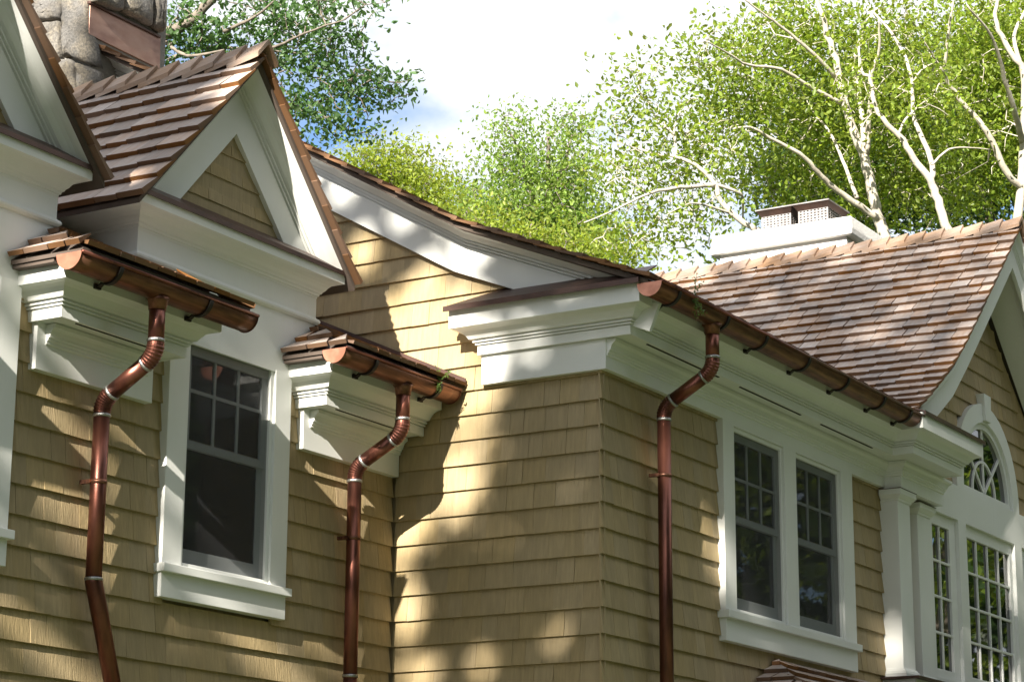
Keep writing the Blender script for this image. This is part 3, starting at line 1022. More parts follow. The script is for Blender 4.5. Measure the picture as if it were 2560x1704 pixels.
# --- stone chimney ---------------------------------------------------------------
ch = hpart('stone_chimney')
XS, YS = 11.185, 10.045                # the stack's two visible faces
MB().box(XS + 0.03, XS + 0.80, YS + 0.03, 11.5, 3.0, 7.6).build('chimney_core', MORTAR, ch)
ZF = 5.2267
def stone(pts, axis, plane, seed, th=0.05):
    rng = random.Random(seed)
    idx = [k for k in range(3) if k != axis]
    P = [on(x / ZF, y / ZF, axis, plane)[idx] for x, y in pts]
    c = np.mean(P, axis=0)
    Q = []
    for i in range(len(P)):
        a, b = P[i], P[(i + 1) % len(P)]
        for t in (0, 0.33, 0.66):
            Q.append(a + (b - a) * t + np.array([rng.uniform(-0.006, 0.006), rng.uniform(-0.006, 0.006)]))
    m = MB()
    lay = [(0.05, 1.0), (0.0, 1.0), (-th * 0.55, 0.975), (-th * 0.85, 0.90), (-th, 0.72), (-th - 0.006, 0.35)]
    rings = []
    for k, (dx, sc) in enumerate(lay):
        ring = []
        for q in Q:
            r3 = [0, 0, 0]
            r3[axis] = plane + dx + (rng.uniform(-0.010, 0.010) if k > 1 else 0)
            w = c + (q - c) * sc
            r3[idx[0]], r3[idx[1]] = w
            ring.append(r3)
        rings.append(ring)
    m.rings(rings)
    m.build('stone', STONE, ch, smooth=True)
for i, (pts, ax, pl) in enumerate([
    ([(250, -10), (480, -10), (478, 118), (395, 140), (330, 110), (260, 40)], 0, XS),
    ([(500, 20), (640, -20), (828, -20), (826, 180), (790, 262), (640, 275), (500, 290), (425, 250), (400, 160), (490, 130)], 0, XS),
    ([(420, 320), (600, 305), (800, 288), (815, 500), (800, 785), (690, 800), (560, 640), (440, 420)], 0, XS),
    ([(848, -20), (1172, -20), (1168, 400), (1212, 520), (1280, 880), (1100, 825), (905, 735), (848, 760), (838, 500), (842, 250)], 0, XS - 0.01),
    ([(680, 830), (900, 775), (1000, 828), (1035, 1180), (1000, 1300), (880, 1290), (760, 1000)], 0, XS),
    ([(1012, 832), (1100, 858), (1282, 925), (1312, 1110), (1250, 1230), (1040, 1300), (1045, 1000)], 0, XS - 0.01),
    ([(1190, -30), (1600, -30), (1565, 145), (1400, 105), (1200, 10)], 1, YS),
    ([(1625, -30), (1970, -30), (1955, 330), (1720, 215), (1590, 140)], 1, YS),
    ([(1985, -30), (2108, -30), (2104, 430), (2060, 400), (1972, 335)], 1, YS),
]):
    stone(pts, ax, pl, 100 + i)
# copper flashing where the wing roof meets the stack
idx = [0, 2]
A = [on(x / ZF, y / ZF, 1, YS + 0.018)[idx] for x, y in ((1180, 40), (2100, 492), (2090, 905), (1163, 450))]
MB().prism([tuple(p) for p in A], 1, YS + 0.018, YS + 0.032).build('apron_flashing', FLASH, ch, bevel=0.003)
B_ = [on(x / ZF, y / ZF, 1, YS + 0.005)[idx] for x, y in ((1178, 8), (2106, 468), (2106, 500), (1178, 45))]
MB().prism([tuple(p) for p in B_], 1, YS + 0.004, YS + 0.033).build('counter_flashing', COPPER_DARK, ch, bevel=0.003)

# --- white chimney behind the cross gable -----------------------------------------
wc = hpart('white_chimney')
MB().box(20.06, 20.85, 8.215, 9.575, 3.0, 6.525).build('chimney_core', CHIMNEY_WHITE, wc)
MB().prism([(9.66, 6.52), (9.635, 6.655), (9.625, 6.715), (8.135, 6.700), (8.128, 6.58), (8.135, 6.52)], 0, 19.99, 20.93).build('coping', CHIMNEY_WHITE, wc, bevel=0.012)
def flue_cap(y0, y1, z0, z1):
    f = MB()
    xa, xb = 20.03, 20.42
    nx, nz_ = 9, 5
    # perforated front: a grid of bars with real holes, and the same on the near side
    w = y1 - y0
    zt = z1 - 0.012
    for i in range(nx):
        yy = y0 + w * i / (nx - 1)
        f.box(xa, xa + 0.004, yy - 0.009, yy + 0.009, z0, zt)
    for j in range(nz_ + 1):
        zz = z0 + 0.012 + (zt - z0 - 0.012) * j / nz_
        f.box(xa - 0.001, xa + 0.0045, y0 - 0.009, y1 + 0.009, zz - 0.0075, zz + 0.0075)
    f.build('mesh_screen', CAP_STEEL, wc)
    s = MB()
    for i in range(9):
        xx = xa + 0.02 + (xb - xa - 0.02) * i / 8
        s.box(xx - 0.004, xx + 0.004, y0 - 0.006, y0 - 0.002, z0, zt)
    for j in range(nz_ + 1):
        zz = z0 + 0.012 + (zt - z0 - 0.012) * j / nz_
        s.box(xa + 0.006, xb, y0 - 0.0065, y0 - 0.0015, zz - 0.004, zz + 0.004)
    s.build('mesh_screen', CAP_STEEL, wc)
    MB().box(xa + 0.06, xb - 0.05, y0 + 0.05, y1 - 0.05, z0 - 0.02, z0 + 0.06).build('flue_pipe', CAP_STEEL, wc)
    o = 0.062
    MB().hexa([(xa - 0.004, y0 - 0.01, z1 - 0.014), (xb + 0.004, y0 - 0.01, z1 - 0.014), (xb + 0.004, y1 + 0.01, z1 - 0.014), (xa - 0.004, y1 + 0.01, z1 - 0.014)],
              [(xa - o, y0 - o * .7, z1 + 0.034), (xb + o, y0 - o * .7, z1 + 0.034), (xb + o, y1 + o * .7, z1 + 0.034), (xa - o, y1 + o * .7, z1 + 0.034)]).build('shaded_hood_skirt', COPPER_DARK, wc)  # dark metal carries the shade under the hood's slanting face
    MB().hexa([(xa - o - .006, y0 - o * .75, z1 + 0.0345), (xb + o + .006, y0 - o * .75, z1 + 0.0345), (xb + o + .006, y1 + o * .75, z1 + 0.0345), (xa - o - .006, y1 + o * .75, z1 + 0.0345)],
              [(xa - o - .006, y0 - o * .75, z1 + 0.046), (xb + o + .006, y0 - o * .75, z1 + 0.050), (xb + o + .006, y1 + o * .75, z1 + 0.050), (xa - o - .006, y1 + o * .75, z1 + 0.046)]).build('rain_hood', CAP_STEEL, wc)
    MB().box(xa + 0.03, xb - 0.03, y0 + 0.02, y1 - 0.02, z0 + 0.061, z1 - 0.016).build('flue_dark_fill', DARK, wc)  # dark box stands in for the shade inside the cap
flue_cap(8.79, 9.09, 6.70, 6.855)
flue_cap(8.395, 8.695, 6.695, 6.855)

# ------------------------------------------------------------------ copper gutters
def gutter(label, x0, x1, yi, zr, hooks, outlet_x, seed):
    """half-round gutter along X; yi = inner rim against the fascia, zr = rim height"""
    r = 0.076
    yc = yi - r
    gt = empty('copper_gutter', (0, 0, 0), label, 'gutter', 'half-round copper gutters under the eaves')
    m = MB()
    rings = []
    N = 20
    for xx in np.linspace(x0, x1, 13):
        ring = []
        for t in np.linspace(0, math.pi, N):
            ring.append((xx, yc + r * math.cos(t), zr - r * math.sin(t)))
        for t in np.linspace(math.pi, 0, N):
            ring.append((xx, yc + (r - 0.004) * math.cos(t), zr - (r - 0.004) * math.sin(t)))
        rings.append(ring)
    m.rings(rings)
    m.build('trough', COPPER, gt, smooth=True)
    MB().tube([(x0, yc - r - 0.004, zr + 0.002), (x1, yc - r - 0.004, zr + 0.002)], 0.0095, 10).build('rolled_bead', COPPER_PIPE, gt, smooth=True)
    for xx, nm, mm, s in ((x0 - 0.004, 'end_cap', COPPER_NEW, -1), (x1 + 0.001, 'end_cap', COPPER_PIPE, 1)):
        m = MB()
        P = [(yc + (r + 0.003) * math.cos(t), zr - (r + 0.003) * math.sin(t)) for t in np.linspace(0, math.pi, 24)]
        P = P + [(yc - r - 0.003, zr + 0.004), (yc + r + 0.003, zr + 0.004)]
        m.prism(P, 0, xx, xx + 0.003)
        m.build(nm, mm, gt)
    for hx in hooks:
        m = MB()
        pts = [(hx, yi + 0.002, zr - 0.085), (hx, yi - 0.020, zr - 0.085)]
        a = [(hx, yc + (r + 0.006) * math.cos(t), zr - (r + 0.006) * math.sin(t)) for t in np.linspace(math.radians(62), math.radians(176), 14)]
        path = pts + a
        rings = []
        for i, p in enumerate(path):
            q0 = np.array(path[max(0, i - 1)]); q1 = np.array(path[min(len(path) - 1, i + 1)])
            d = (q1 - q0) / np.linalg.norm(q1 - q0)
            nn = np.array([0, -d[2], d[1]])
            p = np.array(p)
            h = 0.0135
            rings.append([p + np.array([-h, 0, 0]) - nn * 0.0045, p + np.array([h, 0, 0]) - nn * 0.0045, p + np.array([h, 0, 0]) + nn * 0.0045, p + np.array([-h, 0, 0]) + nn * 0.0045])
        m.rings(rings)
        m.build('hanger', BLACK_METAL, gt)
        MB().box(hx - 0.022, hx + 0.022, yi - 0.012, yi + 0.0025, zr - 0.098, zr - 0.074).build('hanger_plate', BLACK_METAL, gt)
    # outlet collar
    MB().tube([(outlet_x, yc, zr - r + 0.012), (outlet_x, yc, zr - r - 0.004), (outlet_x, yc, zr - r - 0.05)], [0.062, 0.05, 0.045], 20).build('outlet', COPPER, gt, smooth=True)
    # dry litter lying in the trough
    rng = random.Random(seed)
    li = MB()
    for i in range(int(60 * (x1 - x0))):
        x = rng.uniform(x0 + 0.05, x1 - 0.05); y = yc + rng.uniform(-0.05, 0.06); z = zr - 0.012 + rng.uniform(-0.012, 0.014)
        L = rng.uniform(0.012, 0.045); a = rng.uniform(0, math.pi); t = rng.uniform(-0.35, 0.35); w = rng.uniform(0.0015, 0.005)
        d = np.array([math.cos(a), math.sin(a), t]) * L; e = np.array([-math.sin(a), math.cos(a), rng.uniform(-.5, .5)]) * w
        p = np.array([x, y, z])
        li.add([p - d + e, p - d - e, p + d - e, p + d + e], [(0, 1, 2, 3)])
    o = li.build('leaf_litter', EARTH, gt)
    tag(o, kind='stuff')
    return gt


DSX = [8.715, 10.965, 12.118]
gutter('short brown copper gutter with bright end cap on the eave left of the dormer window', 8.045, 9.447, YA - 0.3405, 3.132, (8.338, 9.047), DSX[0], 1)
gutter('short brown copper gutter on the eave that butts against the sunlit gable wall', 10.262, 11.475, YA - 0.3405, 3.140, (10.572, 11.257), DSX[1], 2)
gutter('long brown copper gutter below the cross gable roof, above the double window', 11.305, 15.435, YC - 0.3405, 3.580, (11.536, 12.19, 12.739, 13.397, 14.045, 14.692, 15.19), DSX[2], 3)


# ------------------------------------------------------------------ copper downspouts
def downspout(label, x, yg, ztop, yw, zdrop, zwall, zkick, kick=None, bands=()):
    """from the gutter outlet down, elbow back to the wall, down the wall; kick = sideways foot"""
    ds = empty('copper_downspout', (0, 0, 0), label, 'downspout', 'round copper downspouts')
    r = 0.0415
    up = np.array([x, yg, 0.0]); wl_ = np.array([x, yw, 0.0])
    a = np.array([x, yg, zdrop]); b = np.array([x, yw, zwall])
    d = (b - a) / np.linalg.norm(b - a)
    R = 0.115
    # upper elbow arc (vertical down -> d) and lower elbow arc (d -> vertical down)
    def elbow(corner, d0, d1, name, ridged):
        ang = math.acos(max(-1, min(1, float(np.dot(d0, d1)))))
        tl = R * math.tan(ang / 2)
        p0, p1 = corner - d0 * tl, corner + d1 * tl
        n = d1 - d0 * np.dot(d0, d1); n /= np.linalg.norm(n)
        cen = p0 + n * R
        pts, rad = [], []
        K = 33
        for i in range(K):
            t = ang * i / (K - 1)
            pts.append(cen - n * R * math.cos(t) + d0 * R * math.sin(t))
            rad.append(r + 0.002 + (0.0028 if (i % 4 in (1, 2) and 2 < i < K - 3) else 0.0))
        MB().tube(pts, rad, 24).build(name, COPPER_PIPE, ds, smooth=False if ridged else True)
        return p0, p1
    D = np.array([0, 0, -1.0])
    p0, p1 = elbow(a, D, d, 'elbow', True)
    q0, q1 = elbow(b, d, D, 'elbow', True)
    MB().tube([(x, yg, ztop), p0], r, 24).build('drop_pipe', COPPER_PIPE, ds, smooth=True)
    MB().tube([p1, q0], r, 24).build('offset_pipe', COPPER_PIPE, ds, smooth=True)
    end = np.array([x, yw, zkick])
    MB().tube([q1, (x, yw, (q1[2] + zkick) / 2), end], r, 24).build('pipe', COPPER_PIPE, ds, smooth=True)
    if kick:
        k2 = end + np.array(kick)
        MB().tube([end + np.array([0, 0, .012]), end, k2], [r + 0.001, r + 0.003, r + 0.001], 24).build('kick_pipe', COPPER_PIPE, ds, smooth=True)
        MB().tube([k2 + np.array([0, 0, 0.004]), (k2[0], k2[1], GROUND)], r, 24).build('pipe', COPPER_PIPE, ds, smooth=True)
    else:
        MB().tube([end, (x, yw, GROUND)], r, 24).build('pipe', COPPER_PIPE, ds, smooth=True)
    def band(p, dr):
        p = np.array(p); dr = np.array(dr)
        MB().tube([p - dr * 0.009, p - dr * 0.004, p + dr * 0.004, p + dr * 0.009], [r + 0.0015, r + 0.0052, r + 0.0052, r + 0.0015], 24).build('solder_band', SOLDER, ds, smooth=True)
    band(p0 + np.array([0, 0, 0.012]), D)
    band(p1 + d * 0.004, d); band(q0 - d * 0.004, d); band(q1 + D * 0.012, D)
    for z in bands:
        band((x, yw, z), D)
    for z in (zwall - 0.42, zwall - 2.3):
        MB().tube([(x, yw, z - 0.011), (x, yw, z + 0.011)], r + 0.003, 24).build('strap', COPPER, ds, smooth=True)
        MB().box(x - 0.052, x - 0.030, yw + 0.012, yw + 0.08, z - 0.010, z + 0.010).build('strap', COPPER, ds)
    return ds

downspout('copper downspout left of the dormer window, with a sideways kick near its foot', DSX[0], YA - 0.4165, 3.04, YA - 0.085, 2.770, 2.575, 1.660, (0.20, 0.0, -0.55), (1.665,))
downspout('copper downspout between the dormer window and the inside corner', DSX[1], YA - 0.4165, 3.05, YA - 0.085, 2.790, 2.615, 1.38, None, (1.395,))
downspout('copper downspout between the outside corner and the double window', DSX[2], YC - 0.4165, 3.49, YC - 0.085, 3.235, 3.045, 1.0, None, ())

# ------------------------------------------------------------------ weeds rooted in the gutters
def weed(loc, h, seed, label, m_):
    rng = random.Random(seed)
    w = empty('gutter_weed', loc, label, 'weed', 'weeds growing in the gutters')
    st, lf = MB(), MB()
    for i in range(9):
        a = rng.uniform(0, 2 * math.pi); L = h * rng.uniform(0.5, 1.0); dn = rng.choice((-1, -1, 1))
        pts = [np.array([0.0, 0, 0])]
        for k in range(5):
            t = (k + 1) / 5
            pts.append(np.array([math.cos(a) * 0.05 * t, -0.03 * t + math.sin(a) * 0.03 * t, dn * L * t]))
        st.tube(pts, 0.0012, 4)
        for k in range(1, 6):
            for _ in range(3):
                p = pts[k] + np.array([rng.gauss(0, .007) for _ in range(3)])
                s = rng.uniform(0.006, 0.013)
                e1 = np.array([rng.gauss(0, 1) for _ in range(3)]); e1 /= np.linalg.norm(e1)
                e2 = np.cross(e1, [rng.gauss(0, 1) for _ in range(3)]); e2 /= np.linalg.norm(e2)
                lf.add([p - e1 * s, p - e2 * s * .5, p + e1 * s, p + e2 * s * .5], [(0, 1, 2, 3)])
    st.build('stem', m_, w); o = lf.build('foliage', m_, w)
WEED = leaf_mat('weed_leaf', (0.10, 0.16, 0.04), (0.18, 0.28, 0.05))
weed((11.72, YC - 0.345 - 0.155, 3.585), 0.16, 3, 'green weed hanging from the long gutter, near its bright end cap', WEED)
weed((11.22, YA - 0.345 - 0.155, 3.145), 0.08, 4, 'small green weed rooted in the short gutter, close to the sunlit gable wall', WEED)

# ------------------------------------------------------------------ trees
LEAVES = {
    'oak': leaf_mat('oak_leaf', (0.075, 0.135, 0.05), (0.16, 0.31, 0.07), var=0.4),
    'sunny': leaf_mat('sunny_leaf', (0.18, 0.22, 0.03), (0.46, 0.57, 0.05), var=0.45),
    'fresh': leaf_mat('fresh_leaf', (0.165, 0.235, 0.05), (0.42, 0.60, 0.11), var=0.45),
    'beech': leaf_mat('beech_leaf', (0.15, 0.20, 0.030), (0.44, 0.58, 0.05), var=0.5),
    'deep': leaf_mat('deep_leaf', (0.045, 0.085, 0.022), (0.08, 0.16, 0.025)),
}


def leaves_mesh(name, centers, size, seed, m_, parent, droop=0.35, aspect=0.55, fold=0.25):
    rng = np.random.default_rng(seed)
    n = len(centers)
    e1 = rng.normal(size=(n, 3)); e1[:, 2] -= droop; e1 /= np.linalg.norm(e1, axis=1)[:, None]
    up = rng.normal(size=(n, 3)) * 0.75; up[:, 2] += 1.0
    e2 = np.cross(e1, up); e2 /= np.maximum(np.linalg.norm(e2, axis=1)[:, None], 1e-6)
    e3 = np.cross(e1, e2)
    s = size * rng.uniform(0.65, 1.3, size=(n, 1))
    w = s * aspect
    # six-point leaf: base, two shoulders, tip, folded along the midrib
    base = centers - e1 * s * 0.5
    tip = centers + e1 * s * 0.5
    l1 = centers - e1 * s * 0.15 + e2 * w * 0.5 + e3 * w * fold
    r1 = centers - e1 * s * 0.15 - e2 * w * 0.5 + e3 * w * fold
    l2 = centers + e1 * s * 0.22 + e2 * w * 0.33 + e3 * w * fold * 0.6
    r2 = centers + e1 * s * 0.22 - e2 * w * 0.33 + e3 * w * fold * 0.6
    V = np.stack([base, l1, l2, tip, r2, r1], axis=1).reshape(-1, 3)
    k = np.arange(n)[:, None] * 6
    Q = np.concatenate([k + np.array([[0, 1, 2, 3]]), k + np.array([[0, 3, 4, 5]])], axis=1).reshape(-1, 4)
    me = bpy.data.meshes.new(name)
    me.vertices.add(len(V)); me.vertices.foreach_set('co', V.astype(np.float32).ravel())
    me.loops.add(Q.size); me.loops.foreach_set('vertex_index', Q.astype(np.int32).ravel())
    me.polygons.add(len(Q))
    me.polygons.foreach_set('loop_start', (np.arange(len(Q)) * 4).astype(np.int32))
    me.polygons.foreach_set('loop_total', np.full(len(Q), 4, np.int32))
    me.update(calc_edges=True)
    me.validate()
    me.materials.append(m_)
    o = bpy.data.objects.new(name, me)
    COL.objects.link(o)
    o.parent = parent
    return o


def at_depth(x, y, D):
    return ray(x, y) * D


def smooth_path(P, sub=4):
    P = [np.asarray(p, float) for p in P]
    out_ = []
    for i in range(len(P) - 1):
        p0 = P[max(i - 1, 0)]; p1 = P[i]; p2 = P[i + 1]; p3 = P[min(i + 2, len(P) - 1)]
        for k in range(sub):
            t = k / sub
            out_.append(0.5 * ((2 * p1) + (-p0 + p2) * t + (2 * p0 - 5 * p1 + 4 * p2 - p3) * t * t + (-p0 + 3 * p1 - 3 * p2 + p3) * t ** 3))
    out_.append(P[-1])
    return out_


def tree(name, label, cat, limbs, blobs, leaf, bark, size, per_m3, seed, group=None, lpc=16, spread=0.30, keep=None, twigs=True, twig_r=0.009, n_twigs=700):
    """limbs: [(path, r0, r1)], first one the trunk from the ground; blobs: ellipsoids (centre, radii) that bound the crown"""
    rng = np.random.default_rng(seed)
    base = limbs[0][0][0]
    t = empty(name, (0, 0, 0), label, cat, group)
    tb = MB()
    skel = []
    for i, (path, r0, r1) in enumerate(limbs):
        sp = smooth_path(path)
        # a little natural waver
        sp = [p + rng.normal(size=3) * (r0 * 0.10 if 0 < k < len(sp) - 1 else 0) for k, p in enumerate(sp)]
        rr = np.linspace(r0, r1, len(sp))
        tb.tube(sp, list(rr), 10 if r0 > 0.05 else 6)
        skel += sp
    skel = np.array(skel)
    # clumps of leaves inside the blobs
    cl = []
    for (c, rad) in blobs:
        c, rad = np.asarray(c, float), np.asarray(rad, float) if hasattr(rad, '__len__') else np.full(3, float(rad))
        vol = 4 / 3 * math.pi * rad[0] * rad[1] * rad[2]
        n = int(vol * per_m3)
        d = rng.normal(size=(n, 3)); d /= np.linalg.norm(d, axis=1)[:, None]
        r = rng.uniform(0.05, 1.0, size=(n, 1)) ** 0.5
        # lumpy outline
        ph = rng.uniform(0, 6.28, size=4)
        lump = 1 + 0.18 * np.sin(5 * d[:, :1] + ph[0]) * np.cos(4 * d[:, 1:2] + ph[1]) + 0.12 * np.sin(9 * d[:, 2:3] + ph[2])
        cl.append(c + d * r * rad * lump)
    cl = np.concatenate(cl)
    if keep is not None:
        cl = cl[keep(cl)]
    # twigs from the nearest limb to each clump
    if twigs and len(cl):
        pick = rng.permutation(len(cl))[: min(len(cl), n_twigs)]
        for i in pick:
            dd = np.linalg.norm(skel - cl[i], axis=1)
            j = int(np.argmin(dd))
            if dd[j] > 4.0 or dd[j] < 0.05:
                continue
            a, b = skel[j], cl[i]
            mid = (a + b) / 2 + rng.normal(size=3) * dd[j] * 0.10 + np.array([0, 0, 0.08 * dd[j]])
            tb.tube([a, mid, b], [twig_r * (1 + 0.6 * dd[j]), twig_r * 0.8, twig_r * 0.35], 4, cap=False)
            if len(skel) < 6000:
                skel = np.vstack([skel, mid[None], b[None]])
    o = tb.build('trunk', bark, t, smooth=True)
    nl = len(cl) * lpc
    cen = np.repeat(cl, lpc, axis=0) + rng.normal(size=(nl, 3)) * np.array([spread, spread, spread * 0.6])
    if keep is not None:
        cen = cen[keep(cen)]
    leaves_mesh('crown', cen, size, seed + 1, leaf, t)
    return t, len(cen)


def px_blob(x, y, rx, ry, D, depth_r=None):
    c = at_depth(x, y, D)
    s = D / FPX
    rx, ry = rx * s, ry * s
    return (c, (rx if depth_r is None else depth_r, rx if depth_r is None else depth_r, ry))


def limb_px(pts, D, dD=0.0, off=(1460, 0), sc=2.139):
    n = len(pts)
    return [at_depth(off[0] + x / sc, off[1] + y / sc, D + dD * i / max(1, n - 1)) for i, (x, y) in enumerate(pts)]


def rooted(path):
    b = path[0]
    d = path[0] - path[1]; d = d / np.linalg.norm(d)
    q = b + d * 1.3
    return [np.array([q[0] + d[0] * 0.4, q[1] + d[1] * 0.4, GROUND]), np.array([q[0] + d[0] * 0.35, q[1] + d[1] * 0.35, (q[2] + GROUND) / 2]), q] + path


NL = 0
D1 = 34.0
# grove right of the white chimney: three pale-barked trees
ta = [
    (rooted(limb_px([(1610, 1260), (1545, 1050), (1500, 850), (1430, 660), (1370, 450), (1330, 270), (1280, 110), (1245, -20)], D1)), 0.115, 0.03),
    (limb_px([(1600, 1180), (1440, 1080), (1330, 1000), (1250, 920), (1150, 820), (1000, 740), (890, 680), (800, 690)], D1, -1.5), 0.055, 0.012),
    (limb_px([(1500, 820), (1480, 560), (1440, 340), (1480, 220), (1500, 60)], D1, 1.0), 0.05, 0.014),
    (limb_px([(1510, 830), (1530, 560), (1540, 400), (1580, 250), (1575, 100)], D1, -0.8), 0.045, 0.014),
    (limb_px([(1340, 410), (1250, 310), (1100, 180), (980, 90), (850, -10)], D1, -1.0), 0.035, 0.010),
    (limb_px([(1370, 550), (1200, 460), (1050, 370), (880, 350), (760, 280), (650, 220)], D1, -1.8), 0.034, 0.008),
    (limb_px([(1460, 1060), (1400, 900), (1320, 720), (1230, 600), (1150, 470)], D1, 1.2), 0.035, 0.008),
]
ba = [px_blob(1990, 110, 190, 150, 1.2 + D1, 1.0), px_blob(1870, 250, 190, 130, 1.2 + D1 - 0.6, 0.9), px_blob(1780, 130, 120, 80, 1.2 + D1 - 1.2, .6), px_blob(2060, 330, 210, 150, 1.2 + D1 + 0.8, 0.9), px_blob(1950, 470, 190, 110, 1.2 + D1 + 0.6, .8), px_blob(2130, 520, 170, 90, 1.2 + D1 + 1.2, .8)]
NL += tree('pale_barked_tree', 'pale-barked tree whose branches sweep left above the white chimney', 'tree', ta, ba, LEAVES['beech'], BARK_PALE, 0.088, 62.0, 201, 'trees behind the house')[1]
tb_ = [
    (rooted(limb_px([(1935, 1210), (1880, 1040), (1850, 960), (1760, 840), (1680, 720), (1570, 600), (1530, 430), (1490, 390), (1470, 250)], D1 - 1.5)), 0.085, 0.015),
    (limb_px([(1855, 965), (1862, 880), (1800, 720), (1760, 620), (1755, 450), (1720, 310), (1640, 170), (1560, 80), (1500, -10)], D1 - 1.5, 1.5), 0.045, 0.012),
    (limb_px([(1680, 720), (1720, 640), (1800, 560), (1880, 500)], D1 - 1.5, 0.8), 0.022, 0.008),
    (limb_px([(1860, 880), (1950, 800), (2060, 790), (2170, 800)], D1 - 1.5, 0.8), 0.02, 0.006),
    (limb_px([(1755, 450), (1800, 380), (1880, 330)], D1 - 1.0, 0.3), 0.018, 0.006),
]
bb = [px_blob(2200, 120, 170, 150, 1.2 + D1 - 0.5, .9), px_blob(2260, 310, 190, 140, 1.2 + D1, .9), px_blob(2290, 470, 170, 110, 1.2 + D1 + 0.3, .8), px_blob(2160, 230, 110, 110, 1.2 + D1 - 2.4, .5), px_blob(2330, 210, 100, 100, 1.2 + D1 - 2.0, .5)]
NL += tree('pale_barked_tree', 'pale-barked tree with a forked trunk rising behind the cross gable ridge', 'tree', tb_, bb, LEAVES['beech'], BARK_PALE, 0.088, 62.0, 202, 'trees behind the house')[1]
tcx = [
    (rooted(limb_px([(2325, 1150), (2345, 900), (2350, 640), (2348, 400), (2250, 230), (2200, 100), (2215, -20)], D1 + 1.5)), 0.10, 0.025),
    (limb_px([(2340, 1000), (2260, 920), (2150, 700), (2000, 520), (1930, 400), (1940, 250), (1975, -10)], D1 + 1.5, -1.0), 0.06, 0.016),
    (limb_px([(2345, 760), (2310, 620), (2250, 420), (2180, 200), (2050, 30)], D1 + 1.5, -2.0), 0.055, 0.012),
    (limb_px([(2350, 390), (2300, 200), (2360, 60), (2420, -60)], D1 + 1.5, .5), 0.04, 0.015),
    (limb_px([(1930, 400), (1800, 190), (1700, 20)], D1 + 0.8, -.5), 0.02, 0.008),
]
bc = [px_blob(2440, 110, 180, 160, 1.2 + D1 + 1.5, 1.0), px_blob(2490, 320, 170, 140, 1.2 + D1 + 1.5, 1.0), px_blob(2440, 450, 190, 110, 1.2 + D1 + 2.0, .9), px_blob(2600, 200, 200, 260, 1.2 + D1 + 2.2, 1.2)]
NL += tree('pale_barked_tree', 'pale-barked tree with steep crowded stems behind the top of the cross gable', 'tree', tcx, bc, LEAVES['beech'], BARK_PALE, 0.088, 62.0, 203, 'trees behind the house')[1]
td = [
    (rooted(limb_px([(960, 1270), (920, 1230), (800, 1150), (730, 1070), (700, 990), (620, 900), (500, 840), (400, 830), (290, 795)], D1 - 2.5)), 0.062, 0.014),
    (limb_px([(700, 990), (550, 1000), (400, 1020), (290, 1060), (150, 1130), (0, 1190)], D1 - 2.5, -1.5), 0.034, 0.008),
    (limb_px([(490, 835), (480, 720), (400, 650), (330, 530), (270, 480)], D1 - 2.5, 0.8), 0.028, 0.006),
    (limb_px([(700, 985), (830, 1030), (850, 1080), (848, 1170)], D1 - 2.5, 0.5), 0.026, 0.012),
    (limb_px([(480, 720), (500, 620), (560, 540)], D1 - 2.5, 0.3), 0.015, 0.005),
    (limb_px([(780, 1140), (660, 1100), (560, 1090), (440, 1150)], D1 - 2.5, -0.8), 0.02, 0.006),
    (limb_px([(330, 1030), (210, 950), (110, 990)], D1 - 3.0, -0.3), 0.014, 0.005),
]
bd = [px_blob(1600, 205, 90, 70, D1 - 2.2, .45), px_blob(1690, 290, 110, 80, D1 - 2.0, .5), px_blob(1600, 300, 110, 60, D1 - 2.4, .5), px_blob(1560, 410, 100, 70, D1 - 2.6, .5), px_blob(1700, 420, 150, 80, D1 - 1.6, .6), px_blob(1640, 520, 180, 70, D1 - 2.4, .6), px_blob(1580, 600, 180, 50, D1 - 2.8, .6), px_blob(1790, 380, 90, 90, D1 - 1.0, .5), px_blob(1750, 560, 110, 60, D1 - 1.5, .5)]
NL += tree('pale_barked_tree', 'sparse leaning tree with pale bare branches left of the white chimney', 'tree', td, bd, LEAVES['beech'], BARK_PALE, 0.082, 66.0, 204, 'trees behind the house')[1]


def bushy(label, x, ybase, D, blobs, leaf, size, dens, seed, group, bark=BARK, name='leafy_tree', r=0.16, lpc=18, spread=0.32):
    c = at_depth(x, ybase, D)
    top = at_depth(x, min(b[1] for b in blobs), D)
    trunk = [np.array([c[0], c[1], GROUND]), np.array([c[0] + .1, c[1], (GROUND + c[2]) / 2]), c, (c + top) / 2 + np.array([.15, .1, 0]), top]
    limbs = [(trunk, r, 0.03)]
    for (bx, by, brx, bry, bd_) in blobs:
        q = at_depth(bx, by, D + bd_)
        s = c * 0.5 + (c + top) / 4
        limbs.append(([s, (s + q) / 2 + np.array([0, 0, .15]), q], r * 0.4, 0.015))
    bl = [px_blob(bx, by, brx, bry, D + bd_, brx * D / FPX * 0.9) for (bx, by, brx, bry, bd_) in blobs]
    return tree(name, label, 'tree', limbs, bl, leaf, bark, size, dens, seed, group, lpc=lpc, spread=spread)[1]

